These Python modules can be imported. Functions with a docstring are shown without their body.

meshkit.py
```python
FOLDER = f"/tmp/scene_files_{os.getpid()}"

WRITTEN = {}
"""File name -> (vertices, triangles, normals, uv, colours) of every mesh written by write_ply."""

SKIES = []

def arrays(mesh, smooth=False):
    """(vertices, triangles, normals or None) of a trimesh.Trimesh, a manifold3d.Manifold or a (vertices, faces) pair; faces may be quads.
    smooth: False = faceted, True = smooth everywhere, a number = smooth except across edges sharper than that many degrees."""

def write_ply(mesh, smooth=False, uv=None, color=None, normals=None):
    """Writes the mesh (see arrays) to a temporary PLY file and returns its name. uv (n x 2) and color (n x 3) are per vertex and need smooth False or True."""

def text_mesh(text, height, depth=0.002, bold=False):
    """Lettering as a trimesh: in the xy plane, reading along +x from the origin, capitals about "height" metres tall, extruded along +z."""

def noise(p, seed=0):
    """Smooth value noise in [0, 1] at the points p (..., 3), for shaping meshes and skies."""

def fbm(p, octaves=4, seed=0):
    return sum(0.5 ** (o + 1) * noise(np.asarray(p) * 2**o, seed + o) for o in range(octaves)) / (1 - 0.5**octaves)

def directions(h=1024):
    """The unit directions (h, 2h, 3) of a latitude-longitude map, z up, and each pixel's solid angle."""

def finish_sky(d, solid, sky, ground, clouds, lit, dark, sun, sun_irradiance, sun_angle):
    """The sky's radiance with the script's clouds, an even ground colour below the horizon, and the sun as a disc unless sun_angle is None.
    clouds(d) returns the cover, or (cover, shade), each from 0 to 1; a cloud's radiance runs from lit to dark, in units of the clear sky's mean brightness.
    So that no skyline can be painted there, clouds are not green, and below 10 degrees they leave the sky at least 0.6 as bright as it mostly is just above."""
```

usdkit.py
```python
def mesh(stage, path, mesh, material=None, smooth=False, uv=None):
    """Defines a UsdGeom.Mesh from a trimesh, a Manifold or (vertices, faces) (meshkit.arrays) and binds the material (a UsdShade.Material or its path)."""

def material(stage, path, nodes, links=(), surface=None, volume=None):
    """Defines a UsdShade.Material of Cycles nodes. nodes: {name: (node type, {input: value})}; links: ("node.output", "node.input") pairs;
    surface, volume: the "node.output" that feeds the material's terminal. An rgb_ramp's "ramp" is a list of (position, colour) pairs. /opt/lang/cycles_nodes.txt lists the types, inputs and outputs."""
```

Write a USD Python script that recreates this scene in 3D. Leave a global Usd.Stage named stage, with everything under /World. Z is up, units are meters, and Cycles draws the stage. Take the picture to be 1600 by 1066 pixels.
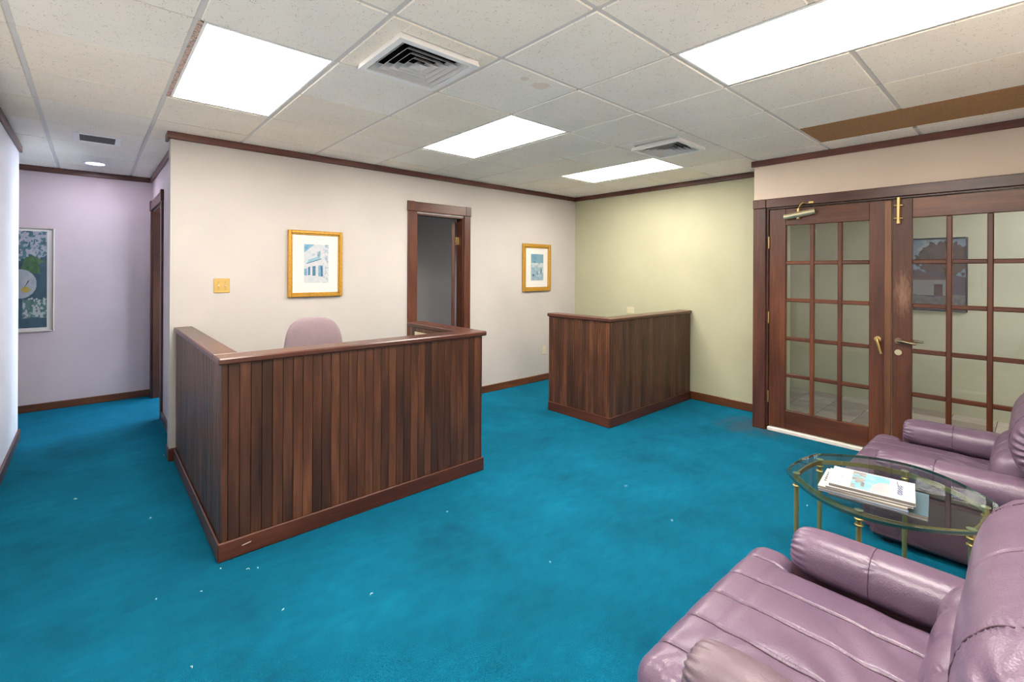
import math, random
import numpy as np
import trimesh
import manifold3d as m3
import usdkit, meshkit
from shapely.geometry import Polygon, box as sbox
from pxr import Usd, UsdGeom, UsdShade, Gf, Sdf, Vt

stage = Usd.Stage.CreateInMemory()
UsdGeom.SetStageUpAxis(stage, 'Z')
UsdGeom.SetStageMetersPerUnit(stage, 1.0)
UsdGeom.Xform.Define(stage, '/World')

# ---------------------------------------------------------------- camera, light levels, exposure
CAM_Z, YAW, ROLL, FPX, ROW = 1.515, 0.840139, 0.00517, 733.8, 423.4
EXPOSURE = 1.84
PANEL = 9.0            # radiance of the fluorescent diffusers
PANEL_COL = (1.0, 0.93, 0.84)
DOWNLIGHT = 50.0
DAY_ROOM = 5.2         # daylight window of the room off the hall
LOBBY = 6.5
Fv = np.array([math.cos(YAW), math.sin(YAW), 0.0]); Rv = np.array([math.sin(YAW), -math.cos(YAW), 0.0]); Uv = np.array([0, 0, 1.0])
R2 = Rv * math.cos(ROLL) + Uv * math.sin(ROLL); U2 = Uv * math.cos(ROLL) - Rv * math.sin(ROLL)
cam = UsdGeom.Camera.Define(stage, '/World/camera')
M = Gf.Matrix4d(*[float(v) for v in (*R2, 0, *U2, 0, *(-Fv), 0, 0, 0, CAM_Z, 1)])
cam.AddTransformOp().Set(M)
cam.CreateHorizontalApertureAttr(36.0); cam.CreateVerticalApertureAttr(36.0 * 1066 / 1600)
cam.CreateFocalLengthAttr(FPX / 1600 * 36.0)
cam.CreateVerticalApertureOffsetAttr(-(533 - ROW) / 1600 * 36.0)
cam.CreateExposureAttr(EXPOSURE)
cam.CreateClippingRangeAttr(Gf.Vec2f(0.02, 100))

# ---------------------------------------------------------------- helpers
used = {}
def numbered(path):
    n = used.get(path, 0); used[path] = n + 1
    return path if n == 0 else f'{path}_{n:03d}'

def keys(p, label=None, cat=None, group=None, kind=None):
    for k, v in (('label', label), ('category', cat), ('group', group), ('kind', kind)):
        if v: p.SetCustomDataByKey(k, v)
    return p

class Thing:
    def __init__(s, name, label, cat, loc=(0, 0, 0), rotz=0, group=None, kind=None):
        s.path = numbered('/World/' + name); s.loc = np.array(loc, float)
        x = UsdGeom.Xform.Define(stage, s.path)
        if any(loc): x.AddTranslateOp().Set(Gf.Vec3d(*map(float, loc)))
        if rotz: x.AddRotateZOp().Set(rotz)
        s.prim = keys(x.GetPrim(), label, cat, group, kind)
    def part(s, name, mesh, mat, label=None, smooth=False, parent=None, kind=None, shift=True):
        """mesh given in world coordinates when shift, else in the thing's own frame"""
        v, f = vf(mesh)
        if shift: v = v - s.loc
        path = numbered((parent or s.path) + '/' + name)
        m = usdkit.mesh(stage, path, (v, f), mat, smooth=smooth)
        keys(m.GetPrim(), label, kind=kind)
        return path

def solo(name, mesh, mat, label, cat, smooth=False, group=None, kind=None):
    v, f = vf(mesh)
    path = numbered('/World/' + name)
    m = usdkit.mesh(stage, path, (v, f), mat, smooth=smooth)
    keys(m.GetPrim(), label, cat, group, kind)
    return path

def vf(mesh):
    if isinstance(mesh, list): mesh = join(mesh)
    if hasattr(mesh, 'to_mesh'):
        t = mesh.to_mesh(); return np.array(t.vert_properties[:, :3], float), np.array(t.tri_verts, int)
    if isinstance(mesh, trimesh.Trimesh): return np.array(mesh.vertices), np.array(mesh.faces)
    return np.asarray(mesh[0], float), np.asarray(mesh[1], int)

def join(ms):
    V, F, n = [], [], 0
    for m in ms:
        v, f = vf(m); V.append(v); F.append(f + n); n += len(v)
    return np.vstack(V), np.vstack(F)

_cb = None
def cbox(x0, x1, y0, y1, z0, z1, b=0.003):
    """box with chamfered edges"""
    global _cb
    x0, x1 = min(x0, x1), max(x0, x1); y0, y1 = min(y0, y1), max(y0, y1); z0, z1 = min(z0, z1), max(z0, z1)
    if b <= 0:
        m = trimesh.creation.box(bounds=[[x0, y0, z0], [x1, y1, z1]]); return np.array(m.vertices), np.array(m.faces)
    b = min(b, (x1 - x0) * .45, (y1 - y0) * .45, (z1 - z0) * .45)
    if _cb is None:
        S = [(sx, sy, sz, k) for sx in (-1, 1) for sy in (-1, 1) for sz in (-1, 1) for k in range(3)]
        P = np.array([[s[i] * (1.0 if i == s[3] else .8) for i in range(3)] for s in S])
        h = trimesh.convex.convex_hull(P)
        idx = [int(np.argmin(((P - v) ** 2).sum(1))) for v in h.vertices]
        _cb = (S, np.array(idx)[np.array(h.faces)])
    S, faces = _cb
    c = np.array([(x0 + x1) / 2, (y0 + y1) / 2, (z0 + z1) / 2]); h = np.array([(x1 - x0) / 2, (y1 - y0) / 2, (z1 - z0) / 2])
    V = np.array([[s[i] * (h[i] if i == s[3] else h[i] - b) for i in range(3)] for s in S]) + c
    return V, faces

def prism(pts, z0, z1, axis='z'):
    """extrude polygon pts (2-D) along an axis: z -> (a,b,t), y -> (a,t,b), x -> (t,a,b)"""
    m = trimesh.creation.extrude_polygon(Polygon(pts), z1 - z0, engine='earcut')
    v = np.array(m.vertices); v[:, 2] += z0; f = np.array(m.faces)
    if axis == 'y': v = v[:, [0, 2, 1]]; f = f[:, ::-1]
    if axis == 'x': v = v[:, [2, 0, 1]]
    return v, f

def cyl(p0, p1, r, n=20, r1=None):
    p0, p1 = np.array(p0, float), np.array(p1, float); d = p1 - p0; L = np.linalg.norm(d); d /= L
    a = np.cross(d, [0, 0, 1.0] if abs(d[2]) < .9 else [1.0, 0, 0]); a /= np.linalg.norm(a); b = np.cross(d, a)
    t = np.linspace(0, 2 * np.pi, n, endpoint=False); ring = np.cos(t)[:, None] * a + np.sin(t)[:, None] * b
    r1 = r if r1 is None else r1
    V = np.vstack([p0 + ring * r, p1 + ring * r1, [p0], [p1]]); F = []
    for i in range(n):
        j = (i + 1) % n
        F += [[i, j, n + j], [i, n + j, n + i], [2 * n, j, i], [2 * n + 1, n + i, n + j]]
    return V, np.array(F)

def lathe(prof, c=(0, 0, 0), n=28):
    """prof: (r, z) from bottom to top, closed at the axis"""
    t = np.linspace(0, 2 * np.pi, n, endpoint=False); V, F = [], []
    for r, z in prof: V.append(np.c_[np.cos(t) * max(r, 1e-4), np.sin(t) * max(r, 1e-4), np.full(n, z)])
    V = np.vstack(V) + np.array(c)
    for k in range(len(prof) - 1):
        for i in range(n):
            j = (i + 1) % n; a, b = k * n, (k + 1) * n
            F += [[a + i, a + j, b + j], [a + i, b + j, b + i]]
    return V, np.array(F)

def tube(pts, r, n=10, closed=False):
    pts = np.array(pts, float); N = len(pts)
    T = np.roll(pts, -1, 0) - np.roll(pts, 1, 0) if closed else np.gradient(pts, axis=0)
    T /= np.linalg.norm(T, axis=1)[:, None]
    up = np.array([0, 0, 1.0]) if abs(T[:, 2]).mean() < .8 else np.array([1.0, 0, 0])
    A = np.cross(T, up); A /= np.linalg.norm(A, axis=1)[:, None]; B = np.cross(T, A)
    t = np.linspace(0, 2 * np.pi, n, endpoint=False)
    rr = np.broadcast_to(np.asarray(r, float), (N,))
    V = (pts[:, None] + rr[:, None, None] * (np.cos(t)[None, :, None] * A[:, None] + np.sin(t)[None, :, None] * B[:, None])).reshape(-1, 3); F = []
    for k in range(N if closed else N - 1):
        k2 = (k + 1) % N
        for i in range(n):
            j = (i + 1) % n
            F += [[k * n + i, k2 * n + i, k2 * n + j], [k * n + i, k2 * n + j, k * n + j]]
    if not closed:
        V = np.vstack([V, pts[:1], pts[-1:]]); a, b = N * n, N * n + 1
        for i in range(n):
            j = (i + 1) % n; F += [[a, i, j], [b, (N - 1) * n + j, (N - 1) * n + i]]
    return V, np.array(F)

_cubes = {}
def cube_dirs(n):
    if n not in _cubes:
        g = np.tan(np.linspace(-1, 1, n + 1) * math.pi / 4); V, F, k = [], [], 0
        A, B = np.meshgrid(g, g, indexing='ij'); A, B = A.ravel(), B.ravel(); O = np.ones_like(A)
        q = np.array([[i * (n + 1) + j, (i + 1) * (n + 1) + j, (i + 1) * (n + 1) + j + 1, i * (n + 1) + j + 1] for i in range(n) for j in range(n)])
        for P, flip in (((O, A, B), 0), ((-O, A, B), 1), ((A, O, B), 1), ((A, -O, B), 0), ((A, B, O), 0), ((A, B, -O), 1)):
            V.append(np.stack(P, 1)); qq = q[:, ::-1] if flip else q
            F.append(np.vstack([qq[:, [0, 1, 2]], qq[:, [0, 2, 3]]]) + k); k += len(A)
        m = trimesh.Trimesh(np.vstack(V), np.vstack(F), process=False); m.merge_vertices(digits_vertex=6)
        _cubes[n] = (np.array(m.vertices), np.array(m.faces))
    return _cubes[n]

def blob(c, h, axis=1, p=2.2, q=5.0, n=30, disp=None):
    """rounded cushion with half sizes h: cross-section exponent p about the axis, q along it; disp(unit pos, P) pushes vertices along normals"""
    V, F = cube_dirs(n); o = [i for i in range(3) if i != axis]
    cs = (np.abs(V[:, o[0]]) ** p + np.abs(V[:, o[1]]) ** p) ** (1 / p)
    r = (cs ** q + np.abs(V[:, axis]) ** q) ** (1 / q)
    u = V / r[:, None]; P = u * np.array(h)
    if disp is not None:
        m = trimesh.Trimesh(P, F, process=False); P = P + m.vertex_normals * disp(u, P)[:, None]
    return P + np.array(c), F

def sstep(x, a, b):
    t = np.clip((x - a) / (b - a), 0, 1); return t * t * (3 - 2 * t)

def painted(thing, name, o, ux, uy, nx, ny, fn, mat, label=None, parent=None):
    """flat print: grid from corner o along ux (width) and uy (height), colours fn(s,t) in linear RGB per vertex"""
    o, ux, uy = (np.array(a, float) for a in (o, ux, uy))
    s, t = np.meshgrid(np.linspace(0, 1, nx), np.linspace(0, 1, ny), indexing='ij')
    V = (o + s[..., None] * ux + t[..., None] * uy).reshape(-1, 3)
    col = np.clip(fn(s, t) * .5, 0, 1).reshape(-1, 3)
    q = np.array([[i * ny + j, (i + 1) * ny + j, (i + 1) * ny + j + 1, i * ny + j + 1] for i in range(nx - 1) for j in range(ny - 1)])
    path = numbered((parent or thing.path) + '/' + name)
    m = usdkit.mesh(stage, path, (V - thing.loc, np.vstack([q[:, [0, 1, 2]], q[:, [0, 2, 3]]])), mat)
    UsdGeom.PrimvarsAPI(m).CreatePrimvar('tint', Sdf.ValueTypeNames.Color3fArray, 'vertex').Set(Vt.Vec3fArray.FromNumpy(col.astype(np.float32)))
    keys(m.GetPrim(), label)
    return path

def lin(r, g=None, b=None):
    c = np.array((r, g, b) if g is not None else r, float) / 255
    return tuple(np.where(c <= .04045, c / 12.92, ((c + .055) / 1.055) ** 2.4))

# ---------------------------------------------------------------- materials
def mat(name, nodes, links, surface='p.BSDF', volume=None):
    return usdkit.material(stage, '/World/Looks/' + name, nodes, links, surface=surface, volume=volume)

def paint(name, col, rough=.6, bump=.06, var=.05):
    c = np.array(col)
    return mat(name, {'g': ('geometry', {}), 'n': ('noise_texture', {'scale': 1.7, 'detail': 4.0}), 'r': ('rgb_ramp', {'ramp': [(.3, tuple(c * (1 - var))), (.7, tuple(np.minimum(c * (1 + var), .95)))]}),
        'f': ('noise_texture', {'scale': 260.0, 'detail': 2.0}), 'b': ('bump', {'strength': bump, 'distance': .002}), 'p': ('principled_bsdf', {'roughness': rough, 'specular_ior_level': .3})},
        [('g.position', 'n.vector'), ('n.fac', 'r.fac'), ('r.color', 'p.base_color'), ('g.position', 'f.vector'), ('f.fac', 'b.height'), ('b.normal', 'p.normal')])

def plain(name, col, rough=.5, metallic=0.0, **k):
    return mat(name, {'p': ('principled_bsdf', {'base_color': col, 'roughness': rough, 'metallic': metallic, **k})}, [])

def wood(name, dark, mid, light, axis=2, rough=.36, varies=.35, spec=.45, fine=60.0, worn=None):
    sc = [fine, fine, fine]; sc[axis] = fine / 22
    lo = [5.0, 5.0, 5.0]; lo[axis] = 1.1
    nodes = {'g': ('geometry', {}), 'oi': ('object_info', {}),
        'off': ('vector_math', {'math_type': 'scale', 'scale': 37.0, 'vector1': (0, 0, 0)}),
        'cx': ('combine_xyz', {}), 'add': ('vector_math', {'math_type': 'add'}), 'ms': ('mapping', {'scale': tuple(sc)}), 'ml': ('mapping', {'scale': tuple(lo)}),
        'n1': ('noise_texture', {'scale': 1.0, 'detail': 5.0, 'roughness': .62, 'distortion': .6}), 'n2': ('noise_texture', {'scale': 1.0, 'detail': 3.0}),
        'mx': ('mix_float', {'fac': .62}), 'r': ('rgb_ramp', {'ramp': [(.32, dark), (.5, mid), (.68, light)]}),
        'rv': ('rgb_ramp', {'ramp': [(0, (1 - varies,) * 3), (.5, (1, 1, 1)), (1, (1 + varies, 1 + varies * .9, 1 + varies * .8))]}),
        'mul': ('mix_color', {'blend_type': 'multiply', 'fac': 1.0, 'use_clamp': False}),
        'b': ('bump', {'strength': .12, 'distance': .001}), 'p': ('principled_bsdf', {'roughness': rough, 'specular_ior_level': spec})}
    links = [('oi.random', 'cx.x'), ('oi.random', 'cx.y'), ('cx.vector', 'off.vector1'), ('g.position', 'add.vector1'), ('off.vector', 'add.vector2'),
        ('add.vector', 'ms.vector'), ('add.vector', 'ml.vector'), ('ms.vector', 'n1.vector'), ('ml.vector', 'n2.vector'), ('n1.fac', 'mx.a'), ('n2.fac', 'mx.b'),
        ('mx.result', 'r.fac'), ('oi.random', 'rv.fac'), ('r.color', 'mul.a'), ('rv.color', 'mul.b'), ('mul.result', 'p.base_color'), ('n1.fac', 'b.height'), ('b.normal', 'p.normal')]
    if worn:   # rubbed bare patch with its own ragged outline
        c, k = worn
        nodes.update({'wo': ('vector_math', {'math_type': 'subtract', 'vector2': c}), 'wk': ('vector_math', {'math_type': 'multiply', 'vector2': k}), 'wl': ('vector_math', {'math_type': 'length'}),
            'wm': ('mapping', {'scale': (60.0, 60.0, 12.0)}), 'wn': ('noise_texture', {'scale': 1.0, 'detail': 5.0, 'roughness': .7}), 'wa': ('math', {'math_type': 'multiply_add', 'value2': 2.2, 'value3': 0.0}), 'ws': ('math', {'math_type': 'add'}),
            'wr': ('rgb_ramp', {'ramp': [(0, (.75,) * 3), (1, (0, 0, 0))]}), 'wd': ('map_range', {'from_min': 1.2, 'from_max': 2.1, 'to_min': .8, 'to_max': 0.0, 'clamp': True}), 'wx': ('mix_color', {'b': (.27, .15, .085)})})
        links = [l for l in links if l[1] != 'p.base_color'] + [('g.position', 'wo.vector1'), ('wo.vector', 'wk.vector1'), ('wk.vector', 'wl.vector1'), ('g.position', 'wm.vector'), ('wm.vector', 'wn.vector'), ('wn.fac', 'wa.value1'), ('wl.value', 'ws.value1'), ('wa.result' if 0 else 'wa.value', 'ws.value2'), ('ws.value', 'wd.value'), ('wd.result', 'wx.fac'), ('mul.result', 'wx.a'), ('wx.result', 'p.base_color')]
        nodes.pop('wr')
    return mat(name, nodes, links)

WALL = paint('wall_paint_cream', (.45, .421, .398))
WALL_C = paint('wall_paint_beige', (.66, .55, .455))
WALL_Y = paint('wall_paint_yellow', (.39, .382, .262))
WALL_B = paint('wall_paint_back', (.86, .78, .68))
WALL_L = paint('wall_paint_white', lin(226, 226, 232))
WALL_H = paint('wall_paint_mauve', (.5, .425, .45))
WALL_LOB = paint('wall_paint_lobby', lin(192, 190, 168))
TILES = []
for k, (c, v) in enumerate((((.925, .86, .775), .0), ((.93, .87, .785), 0), ((.92, .84, .725), 0), ((.93, .875, .80), 0))):
    c = np.array(c)
    TILES.append(mat(f'acoustic_tile_{k}', {'g': ('geometry', {}), 'n': ('noise_texture', {'scale': 2.2, 'detail': 3.0}), 'r': ('rgb_ramp', {'ramp': [(.3, tuple(c * .95)), (.7, tuple(np.minimum(c * 1.03, .94)))]}),
        'v': ('voronoi_texture', {'scale': 105.0, 'randomness': 1.0}), 'vr': ('rgb_ramp', {'ramp': [(.16, (.5, .45, .38)), (.32, (1, 1, 1))]}), 'w': ('noise_texture', {'scale': 30.0}), 'wr': ('rgb_ramp', {'ramp': [(.5, (0, 0, 0)), (.62, (1, 1, 1))]}),
        'mk': ('mix_color', {'fac': 0.0, 'a': (1, 1, 1)}), 'mul': ('mix_color', {'blend_type': 'multiply', 'fac': 1.0}),
        'f': ('noise_texture', {'scale': 160.0, 'detail': 3.0}), 'b': ('bump', {'strength': .35, 'distance': .003}), 'p': ('principled_bsdf', {'roughness': .85, 'specular_ior_level': .15})},
        [('g.position', 'n.vector'), ('n.fac', 'r.fac'), ('g.position', 'v.vector'), ('g.position', 'w.vector'), ('v.distance', 'vr.fac'), ('w.fac', 'wr.fac'), ('wr.color', 'mk.fac'), ('vr.color', 'mk.b'), ('r.color', 'mul.a'), ('mk.result', 'mul.b'), ('mul.result', 'p.base_color'),
         ('g.position', 'f.vector'), ('f.fac', 'b.height'), ('b.normal', 'p.normal')]))
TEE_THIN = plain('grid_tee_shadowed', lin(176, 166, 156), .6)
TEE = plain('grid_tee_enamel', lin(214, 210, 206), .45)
WHITE_METAL = plain('white_enamel', lin(242, 242, 242), .4)
VENT_BLADE = plain('vent_blade_enamel', lin(205, 202, 200), .42)
SLAT = plain('grey_slat', (.12, .12, .12), .5)
DARK = plain('duct_dark', (.02, .02, .024), .9)
STAIN = plain('tile_water_stain', (.8, .70, .60), .85)

W_TRIM = wood('wood_crown', (0.0543, 0.0214, 0.0168), (0.1170, 0.0429, 0.0336), (0.1985, 0.0780, 0.0588), axis=0, varies=.1)
W_TRIMY = wood('wood_crown_side', (0.0543, 0.0214, 0.0168), (0.1170, 0.0429, 0.0336), (0.1985, 0.0780, 0.0588), axis=1, varies=.1)
W_BASE = wood('wood_baseboard', (0.0437, 0.0132, 0.0047), (0.1118, 0.0348, 0.0106), (0.1944, 0.0663, 0.0201), axis=0, varies=.1)
W_BASEY = wood('wood_baseboard_side', (0.0437, 0.0132, 0.0047), (0.1118, 0.0348, 0.0106), (0.1944, 0.0663, 0.0201), axis=1, varies=.1)
W_DESK = wood('wood_desk_board', (0.0218, 0.0072, 0.0037), (0.0678, 0.0236, 0.0103), (0.1637, 0.0617, 0.0271), axis=2, varies=.24, fine=75)
W_DESKD = wood('wood_desk_bead', (0.0282, 0.0117, 0.0056), (0.0706, 0.0284, 0.0139), (0.1463, 0.0617, 0.0299), axis=2, varies=.25, fine=75)
W_CAP = wood('wood_desk_cap', (0.0242, 0.0073, 0.0046), (0.0587, 0.0180, 0.0107), (0.1035, 0.0348, 0.0204), axis=0, varies=.1, rough=.28, spec=.55)
W_CAPY = wood('wood_desk_cap_side', (0.0242, 0.0073, 0.0046), (0.0587, 0.0180, 0.0107), (0.1035, 0.0348, 0.0204), axis=1, varies=.1, rough=.28, spec=.55)
W_DBASE = wood('wood_desk_base', (0.0298, 0.0078, 0.0038), (0.0745, 0.0202, 0.0089), (0.1292, 0.0389, 0.0166), axis=0, varies=.1)
W_DBASEY = wood('wood_desk_base_side', (0.0298, 0.0078, 0.0038), (0.0745, 0.0202, 0.0089), (0.1292, 0.0389, 0.0166), axis=1, varies=.1)
W_DOOR = wood('wood_door_stile', (0.0362, 0.0098, 0.0045), (0.0906, 0.0261, 0.0108), (0.1630, 0.0524, 0.0205), axis=2, varies=.15, rough=.33)
W_DOORY = wood('wood_door_rail', (0.0362, 0.0098, 0.0045), (0.0906, 0.0261, 0.0108), (0.1630, 0.0524, 0.0205), axis=1, varies=.15, rough=.33)
W_CASE = wood('wood_casing', (0.0281, 0.0089, 0.0059), (0.0702, 0.0232, 0.0143), (0.1217, 0.0446, 0.0252), axis=2, varies=.1, rough=.33)
W_CASEX = wood('wood_casing_head', (0.0281, 0.0089, 0.0059), (0.0702, 0.0232, 0.0143), (0.1217, 0.0446, 0.0252), axis=0, varies=.1, rough=.3)
W_CASEY = wood('wood_casing_head_side', (0.0281, 0.0089, 0.0059), (0.0702, 0.0232, 0.0143), (0.1217, 0.0446, 0.0252), axis=1, varies=.1, rough=.3)
W_WORN = wood('wood_door_worn', (0.0362, 0.0098, 0.0045), (0.0906, 0.0261, 0.0108), (0.1630, 0.0524, 0.0205), axis=2, varies=.15, rough=.4, worn=((4.868, .715, 1.35), (1.0, 17.0, 5.2)))
W_EDGE = wood('wood_astragal', (0.0525, 0.0188, 0.0075), (0.1425, 0.0562, 0.0225), (0.2250, 0.0975, 0.0413), axis=2, varies=.05, rough=.4)

# carpet: teal pile with worn, brushed and dirty areas
CARPET = mat('carpet_teal', {'g': ('geometry', {}),
    'n1': ('noise_texture', {'scale': 1.6, 'detail': 8.0, 'roughness': .62}), 'r1': ('rgb_ramp', {'ramp': [(.26, lin(0, 54, 76)), (.42, lin(0, 80, 107)), (.58, lin(0, 90, 120)), (.76, lin(8, 107, 138))]}),
    'mp': ('mapping', {'scale': (9.0, 22.0, 1.0), 'rotation': (0, 0, .5)}), 'n2': ('noise_texture', {'scale': 1.0, 'detail': 4.0}), 'r2': ('rgb_ramp', {'ramp': [(.3, (.86, .88, .9)), (.7, (1.1, 1.09, 1.07))]}),
    'm1': ('mix_color', {'blend_type': 'multiply', 'fac': 1.0, 'use_clamp': False}),
    'v': ('noise_texture', {'scale': 420.0, 'detail': 2.0}), 'vr': ('rgb_ramp', {'ramp': [(.3, (.72, .74, .76)), (.7, (1.2, 1.18, 1.16))]}), 'm2': ('mix_color', {'blend_type': 'multiply', 'fac': .8, 'use_clamp': False}),
    'sd': ('vector_math', {'math_type': 'distance', 'vector2': (4.86, 1.86, 0)}), 'sn': ('noise_texture', {'scale': 7.0, 'detail': 4.0}), 'sm': ('math', {'math_type': 'multiply_add', 'value2': .75, 'value3': -.12}), 'sa': ('math', {'math_type': 'add'}),
    'sr': ('rgb_ramp', {'ramp': [(.34, (1, 1, 1)), (.62, (0, 0, 0))]}), 'm3': ('mix_color', {'b': lin(58, 62, 72)}),
    'fr': ('math', {'math_type': 'multiply', 'value2': .8}),
    'b': ('bump', {'strength': .9, 'distance': .006}), 'p': ('principled_bsdf', {'roughness': .95, 'specular_ior_level': .08, 'sheen_weight': .2, 'sheen_roughness': .5, 'sheen_tint': (.05, .7, 1.0)})},
    [('g.position', 'n1.vector'), ('n1.fac', 'r1.fac'), ('g.position', 'mp.vector'), ('mp.vector', 'n2.vector'), ('n2.fac', 'r2.fac'), ('r1.color', 'm1.a'), ('r2.color', 'm1.b'),
     ('g.position', 'v.vector'), ('v.fac', 'vr.fac'), ('m1.result', 'm2.a'), ('vr.color', 'm2.b'), ('g.position', 'sd.vector1'), ('g.position', 'sn.vector'), ('sn.fac', 'sm.value1'), ('sd.value', 'sa.value1'), ('sm.value', 'sa.value2'), ('sa.value', 'sr.fac'),
     ('sr.color', 'fr.value1'), ('fr.value', 'm3.fac'), ('m2.result', 'm3.a'), ('m3.result', 'p.base_color'), ('v.fac', 'b.height'), ('b.normal', 'p.normal')])

def leather(name, lo, hi, rough=.31, scale=1.0):
    return mat(name, {'g': ('geometry', {}), 'n': ('noise_texture', {'scale': 4.0, 'detail': 4.0}), 'r': ('rgb_ramp', {'ramp': [(.3, lo), (.7, hi)]}),
        'v': ('voronoi_texture', {'scale': 230.0}), 'w': ('noise_texture', {'scale': 22.0, 'detail': 5.0, 'distortion': 1.2}), 'mx': ('mix_float', {'fac': .75}),
        'b': ('bump', {'strength': .22 * scale, 'distance': .006}), 'p': ('principled_bsdf', {'roughness': rough, 'specular_ior_level': .5})},
        [('g.position', 'n.vector'), ('n.fac', 'r.fac'), ('r.color', 'p.base_color'), ('g.position', 'v.vector'), ('g.position', 'w.vector'), ('v.distance', 'mx.a'), ('w.fac', 'mx.b'), ('mx.result', 'b.height'), ('b.normal', 'p.normal')])
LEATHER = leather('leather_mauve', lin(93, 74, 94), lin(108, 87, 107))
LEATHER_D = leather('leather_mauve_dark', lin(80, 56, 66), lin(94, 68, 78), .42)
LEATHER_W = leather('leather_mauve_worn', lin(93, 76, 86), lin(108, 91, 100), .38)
FABRIC = mat('chair_fabric', {'g': ('geometry', {}), 'n': ('noise_texture', {'scale': 300.0, 'detail': 2.0}), 'r': ('rgb_ramp', {'ramp': [(.3, lin(112, 97, 102)), (.7, lin(134, 118, 124))]}), 'b': ('bump', {'strength': .4, 'distance': .002}), 'p': ('principled_bsdf', {'roughness': .9, 'specular_ior_level': .15, 'sheen_weight': .2})},
    [('g.position', 'n.vector'), ('n.fac', 'r.fac'), ('r.color', 'p.base_color'), ('n.fac', 'b.height'), ('b.normal', 'p.normal')])
BRASS = plain('brass', (.5, .35, .14), .3, .75)
BRASS_P = plain('brass_pale', (.62, .55, .36), .34, .75)
BRONZE = plain('aged_bronze', (.24, .19, .12), .38, 1.0)
GOLD = mat('gilt_frame', {'g': ('geometry', {}), 'n': ('noise_texture', {'scale': 45.0, 'detail': 3.0}), 'r': ('rgb_ramp', {'ramp': [(.3, lin(166, 122, 38)), (.7, lin(190, 144, 58))]}), 'p': ('principled_bsdf', {'roughness': .34, 'metallic': .4})}, [('g.position', 'n.vector'), ('n.fac', 'r.fac'), ('r.color', 'p.base_color')])
PLATE = plain('brass_plate', tuple(np.array(lin(226, 190, 110)) * .66), .35, .35)
IVORY = plain('ivory_plastic', tuple(np.array(lin(232, 222, 186)) * .66), .4)
BLACK = plain('black_plastic', (.02, .02, .022), .4)
MATBOARD = plain('mat_board', tuple(np.array(lin(240, 238, 232)) * .66), .8)
MATLINE = plain('mat_line', lin(206, 206, 200), .8)
CREAMFRAME = plain('cream_frame', tuple(np.array(lin(226, 216, 206)) * .66), .5)
PRINT = mat('printed_picture', {'a': ('attribute', {'attribute': 'tint'}), 'p': ('principled_bsdf', {'roughness': .55, 'specular_ior_level': .3})}, [('a.color', 'p.base_color')])
PAPER = plain('magazine_paper', tuple(np.array(lin(240, 240, 240)) * .48), .5)
PAGES = mat('page_edges', {'g': ('geometry', {}), 'mp': ('mapping', {'scale': (1, 1, 900.0)}), 'n': ('noise_texture', {'scale': 1.0}), 'r': ('rgb_ramp', {'ramp': [(.35, lin(84, 80, 76)), (.65, lin(168, 162, 150))]}), 'p': ('principled_bsdf', {'roughness': .7})}, [('g.position', 'mp.vector'), ('mp.vector', 'n.vector'), ('n.fac', 'r.fac'), ('r.color', 'p.base_color')])
COVER_TEAL = plain('cover_slate', tuple(np.array(lin(96, 124, 138)) * .66), .35)
COVER_BLUE = plain('cover_blue', tuple(np.array(lin(120, 160, 206)) * .66), .4)
COVER_CREAM = plain('cover_cream', tuple(np.array(lin(238, 234, 216)) * .48), .45)
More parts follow.
